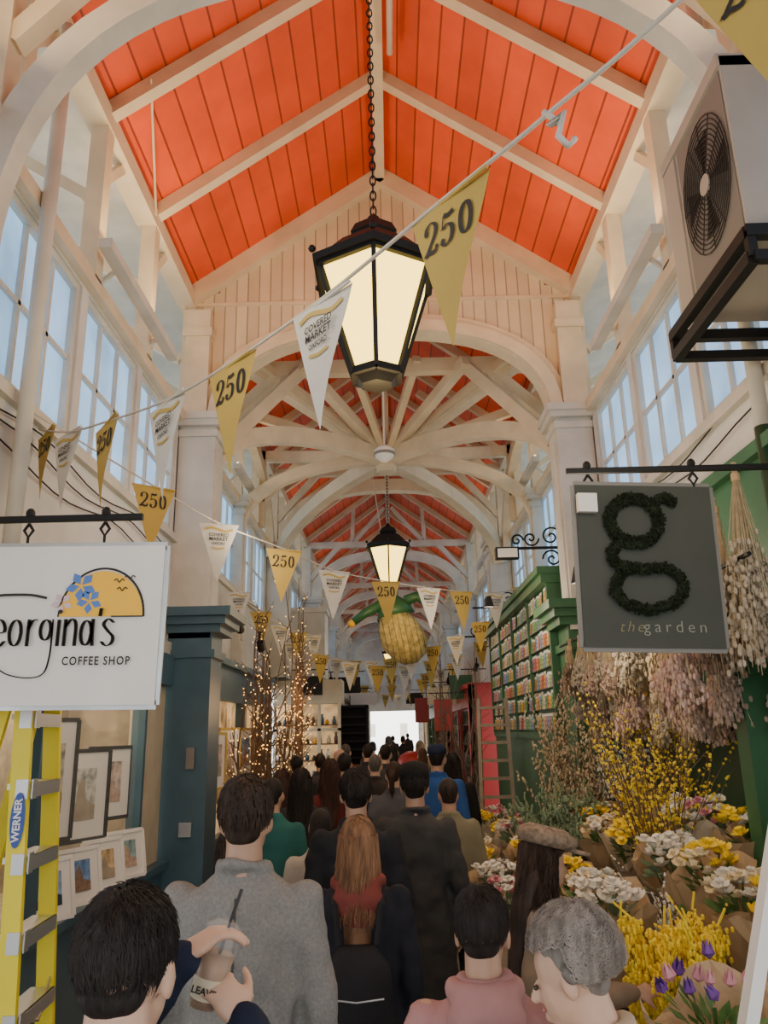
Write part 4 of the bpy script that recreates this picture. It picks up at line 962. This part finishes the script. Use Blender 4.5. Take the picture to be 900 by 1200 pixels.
    for k in'LR':
        j.cap(sh[k]+V((0,0,-.005)),el[k],.062*s,.054*s,12); m=el[k].lerp(wr[k],.97); j.cap(el[k],m,.053*s,.043*s,12)
    if collar: 
        c=[P(.069*sin(a),-.015-.066*cos(a),1.51+.012*cos(a)) for a in [2*pi*i/14 for i in range(15)]]; j.tube(c,.02*s,8)
    o=j.obj('jacket',cmat(top,kind),r,smooth=True); remesh(o,max(vox,.009),3,.042 if det else 0)
    if hood:
        h=MB(); h.ell(P(0,-.10,1.43),(.12*s,.06*s,.09*s)); c=[P(.095*sin(a),-.02-.085*cos(a),1.49+.012*cos(a)) for a in [2*pi*i/14 for i in range(15)]]; h.tube(c,.034*s,8); h.ell(P(.0,-.1,1.36),(.08*s,.05*s,.1*s))
        o=h.obj('hood',cmat(hood),r,smooth=True); remesh(o,.012,3,.025)
    sty,hc=hair; hm=cmat(hc,'hair'); h=MB()
    if sty!='bald':
        rad=(.079*s,.100*s,.097*s); bk=-.015 if sty=='curly' else 0
        h.ell(Hd(0,-.020+bk,1.676),(rad[0],rad[1]*.98,rad[2]*.98),0,16,10,XH); h.ell(Hd(0,-.052,1.612),(.062*s,.044*s,.05*s),0,12,8,XH)
        if sty in('long','bob'):
            L=.34 if sty=='long' else .12
            h.loft([(*Hd(0,-.055,1.66).xy,Hd(0,0,1.66).z,.078*s,.055*s),(*Hd(0,-.07,1.56).xy,Hd(0,0,1.56).z,.088*s,.05*s),(*Hd(0,-.095,1.44).xy,Hd(0,0,1.45).z,.086*s,.035*s),(*P(0,-.15,1.38).xy,P(0,0,1.52-L).z,.05*s,.022*s)][::-1],14)
        if sty=='tail':
            h.tube([Hd(0,-.11,1.68),Hd(0,-.16,1.64),Hd(0,-.15,1.5),Hd(0,-.14,1.42)],[.03*s,.035*s,.028*s,.01*s],10)
        if sty=='curly':
            for _ in range(130):
                u=nrm((q.gauss(0,1),q.gauss(-.4,1),q.gauss(.2,.8))); 
                if u.y>.2 and u.z<.6 or u.z<-.6: continue
                h.ell(Hd(u.x*.092,-.028+u.y*.11,1.672+u.z*.107),.018*s,0,7,5)
        o=h.obj('hair',hm,r,smooth=True); remesh(o,max(.008,vox),1 if sty=='curly' else 3,.012 if det else 0)
        if det or sty=='long':
            n={0:250,1:1200,2:3600}[det]; tmp=MB()
            strands(tmp,(0,0,0),(.081,.099,.098) if sty!='curly' else (.106,.121,.121),n,.055 if sty!='curly' else .06,q,.36 if sty=='long' else (.12 if sty=='bob' else 0),.0018 if det==2 else .0027,curl=.7 if sty=='curly' else 0,front=.45 if sty!='curly' else .1)
            org=Hd(0,-.02+bk,1.674)
            if sty in('long','bob'): tmp.v=[tuple(org+(V(p)*s if p[2]<0 else XH@(V(p)*s))) for p in tmp.v]
            else: tmp.v=[tuple(org+XH@(V(p)*s)) for p in tmp.v]
            h2=hm
            if det: h2=cmat((hc[0]*1.5,hc[1]*1.5,hc[2]*1.5),'hair')
            tmp.obj('hair_strands',h2,r,kind='stuff')
    if seam:
        MB().tube([P(0,-.135,1.44),P(0,-.150,1.30),P(0,-.149,1.15),P(0,-.152,1.0),P(0,-.164,.80)],.0035,5).obj('back_seam',cmat((.07,.068,.065)),r)
    if bag:
        k=MB(); k.loft([(0,-.20*s,.95*s,.12,.06),(0,-.21*s,1.0*s,.14,.075),(0,-.20*s,1.2*s,.125,.07),(0,-.18*s,1.27*s,.07,.04)],16); o=k.obj('backpack',cmat(bag),r,smooth=True)
        st_=MB()
        for sg in(-1,1): st_.tube([P(sg*.08,-.17,1.27),P(sg*.10,-.14,1.42),P(sg*.11,.0,1.48),P(sg*.12,.14,1.35)],.014,6)
        st_.obj('strap',cmat(bag),r)
        MB().tube([(-.10,-.277*s,1.1*s),(0,-.284*s,1.09*s),(.10,-.277*s,1.1*s)],.004,5).obj('zip','steel',r)
    return r,Hd,XH,s
BLK=(.016,.011,.009)
A,HdA,XA,sA=person('person in navy top raising an iced drink in both hands',-.455,1.42,1.685,0,'skin',('short',(.014,.010,.008)),(.015,.02,.04),.85,arms={'L':((-.16,.20,1.36),(.035,.25,1.59)),'R':((.27,.17,1.27),(.165,.28,1.47))},head=(-.15,-.12),det=2,
   hands={'L':((.55,.35,.35),(.25,.2,-1),1,.6),'R':((-.45,.12,.45),(-.5,.6,-.3),-1,.75)})
r=root('iced_drink',(-.39,1.72,1.43),'clear plastic cup of iced coffee with dark straw','drink',rot=(0,radians(16),0))
MB().loft([(0,0,0,.026,.026),(0,0,.12,.039,.039)],18).obj('cup','cup',r,smooth=True); MB().loft([(0,0,.004,.0252,.0252),(0,0,.1,.036,.036)],18).obj('coffee','coffee',r,smooth=True)
MB().loft([(0,0,.12,.042,.042),(0,0,.13,.042,.042),(0,0,.15,.034,.034),(0,0,.162,.018,.018)],18).obj('dome_lid','cup',r,smooth=True)
MB().loft([(0,0,.02,.0295,.0295),(0,0,.06,.0335,.0335)],18,0,False).obj('paper_sleeve','cfilm',r,smooth=True)
text('LEAVE',r,0,-.037,.034,.018,'ink')
MB().tube([(0,0,.02),(.012,0,.225)],.0035,8).obj('straw','straw',r)
person('man in light grey tweed blazer seen from behind',-.475,2.62,1.80,0,'skin2',('short',(.03,.018,.012)),(.22,.21,.195),.72,det=1,kind='tweed',w=1.0,seam=True)
person('woman with long auburn hair, black coat and backpack',-.155,3.45,1.59,0,'skin',('long',(.17,.085,.04)),(.02,.021,.028),.6,det=1,hood=(.20,.05,.04),bag=(.022,.022,.024))
D_,HdD,XD,sD=person('man in long dark grey coat and black cap',.12,4.75,1.74,0,'skin2',('short',BLK),(.055,.055,.055),.48,det=1,w=1.0)
MB().loft([(0,0,0,.088,.106),(0,0,.05,.088,.104),(0,0,.085,.07,.085),(0,0,.1,.02,.03)],18).obj('cap',cmat((.015,.014,.014)),D_,loc=HdD(0,-.015,1.68),smooth=True)
person('man with black hair and black puffer jacket',-.2,4.25,1.74,.1,'skin2',('short',BLK),(.022,.023,.027),.78,det=1)
person('person in dusty pink hoodie with short dark hair',.225,2.28,1.52,-.05,'skin2',('short',BLK),(.36,.19,.18),.8,det=2,hood=(.38,.20,.19),head=(-.2,-.1))
person('elderly woman with grey curly hair in beige coat',.52,1.9,1.53,1.15,'skin',('curly',(.21,.18,.155)),(.48,.36,.25),.55,det=2,head=(.1,-.35),lean=.2)
I_,HdI,XI,sI=person('woman in flat cap and brown coat browsing the flowers',.56,3.3,1.54,radians(-75),'skin2',('long',(.035,.02,.013)),(.26,.185,.12),.5,det=1,head=(0,-.2),arms={'R':((.24,.10,1.15),(.16,.32,1.12))},hands={'R':((-.1,.9,.1),(-.5,0,-.6),-1,.4)})
capm=mat('checked_wool',(.24,.17,.11),.9,var=.6,vs=40)
k=MB(); k.loft([(0,-.01,0,.088,.105),(0,0,.025,.108,.128),(0,.0,.05,.10,.122),(0,-.01,.072,.05,.07)],18); k.loft([(0,.12,-.004,.062,.07),(0,.125,.010,.056,.065)],14)
k.obj('flat_cap',capm,I_,loc=HdI(0,-.005,1.70),rot=(-.25,0,0),smooth=True)
U_,HdU,XU,sU=person('man in bright blue jacket and dark cap',.40,7.4,1.80,-.2,'skin2',('short',BLK),(.03,.09,.28),.75,det=0)
k=MB(); k.loft([(0,0,0,.088,.106),(0,0,.05,.088,.104),(0,0,.085,.06,.075)],16); k.loft([(0,.12,.0,.06,.07),(0,.12,.01,.056,.066)],12); k.obj('cap',cmat((.02,.03,.06)),U_,loc=HdU(0,-.015,1.68),smooth=True)
crowd=[(-.82,5.5,1.64,(.03,.13,.12),'short',BLK,'man in teal jacket with short dark hair'),(-.72,6.3,1.66,(.03,.03,.035),'long',BLK,'woman with dark hair in dark coat'),(-.44,4.85,1.50,(.42,.40,.36),'bob',BLK,'girl with dark bobbed hair in patterned light top'),
(-.76,3.9,1.52,(.03,.025,.025),'long',(.04,.022,.015),'woman with dark hair in black coat'),(-.55,7.0,1.70,(.10,.02,.02),'long',(.05,.02,.012),'woman with brown hair in dark red coat'),(-.5,8.2,1.72,(.02,.03,.07),'short',BLK,'man in navy jacket'),
(-.62,9.3,1.75,(.03,.03,.03),'bald',BLK,'bald man in dark jacket'),(-.2,8.8,1.68,(.05,.04,.035),'short',(.12,.1,.09),'man with grey hair in brown jacket'),(.0,7.3,1.66,(.10,.10,.11),'tail',(.04,.02,.01),'woman with ponytail in grey coat'),
(.38,5.75,1.60,(.22,.20,.13),'short',(.03,.02,.015),'man in olive jacket with short hair'),(.62,8.5,1.68,(.02,.02,.02),'long',BLK,'woman with long dark hair in black coat'),
(-.95,10.5,1.66,(.05,.05,.06),'short',BLK,'person in dark coat'),(-.35,11.2,1.75,(.04,.04,.05),'short',BLK,'person in charcoal coat'),(.0,12,1.72,(.03,.03,.03),'bob',BLK,'person in black coat'),
(-.72,12.2,1.74,(.12,.05,.04),'short',(.1,.08,.07),'person in rust coloured jacket'),(-1.05,7.6,1.6,(.05,.05,.07),'long',(.06,.03,.02),'woman with brown hair in dark coat'),(-1.1,9.2,1.68,(.03,.03,.03),'short',BLK,'man in black jacket'),(-.1,10.2,1.76,(.06,.06,.07),'short',BLK,'man in charcoal jacket'),(.45,12.4,1.65,(.15,.12,.1),'bob',(.08,.04,.02),'woman in tan coat'),
(-.4,15.6,1.72,(.06,.05,.05),'short',BLK,'person in dark coat'),(-.1,18,1.80,(.12,.12,.08),'short',(.1,.1,.1),'man in khaki jacket'),(.55,16.5,1.7,(.35,.26,.10),'long',(.3,.2,.1),'woman in tan coat'),(.3,24,1.75,(.04,.04,.05),'short',BLK,'person in dark coat'),(.0,32,1.7,(.04,.04,.05),'short',BLK,'person walking toward the exit'),(.7,38,1.75,(.04,.04,.05),'short',BLK,'person walking toward the exit')]
for x,y_,H,c,st,hc,lab in crowd: person(lab,x,y_,H,R.uniform(-.2,.2),R.choice(['skin','skin2']),(st,hc),c,R.choice([.8,.7,.6]),det=0)
# ================================================================ LIGHT
w=bpy.data.worlds.new('world'); bpy.context.scene.world=w; w.use_nodes=True
w.node_tree.nodes['Background'].inputs[0].default_value=(.94,.97,1,1); w.node_tree.nodes['Background'].inputs[1].default_value=3.0
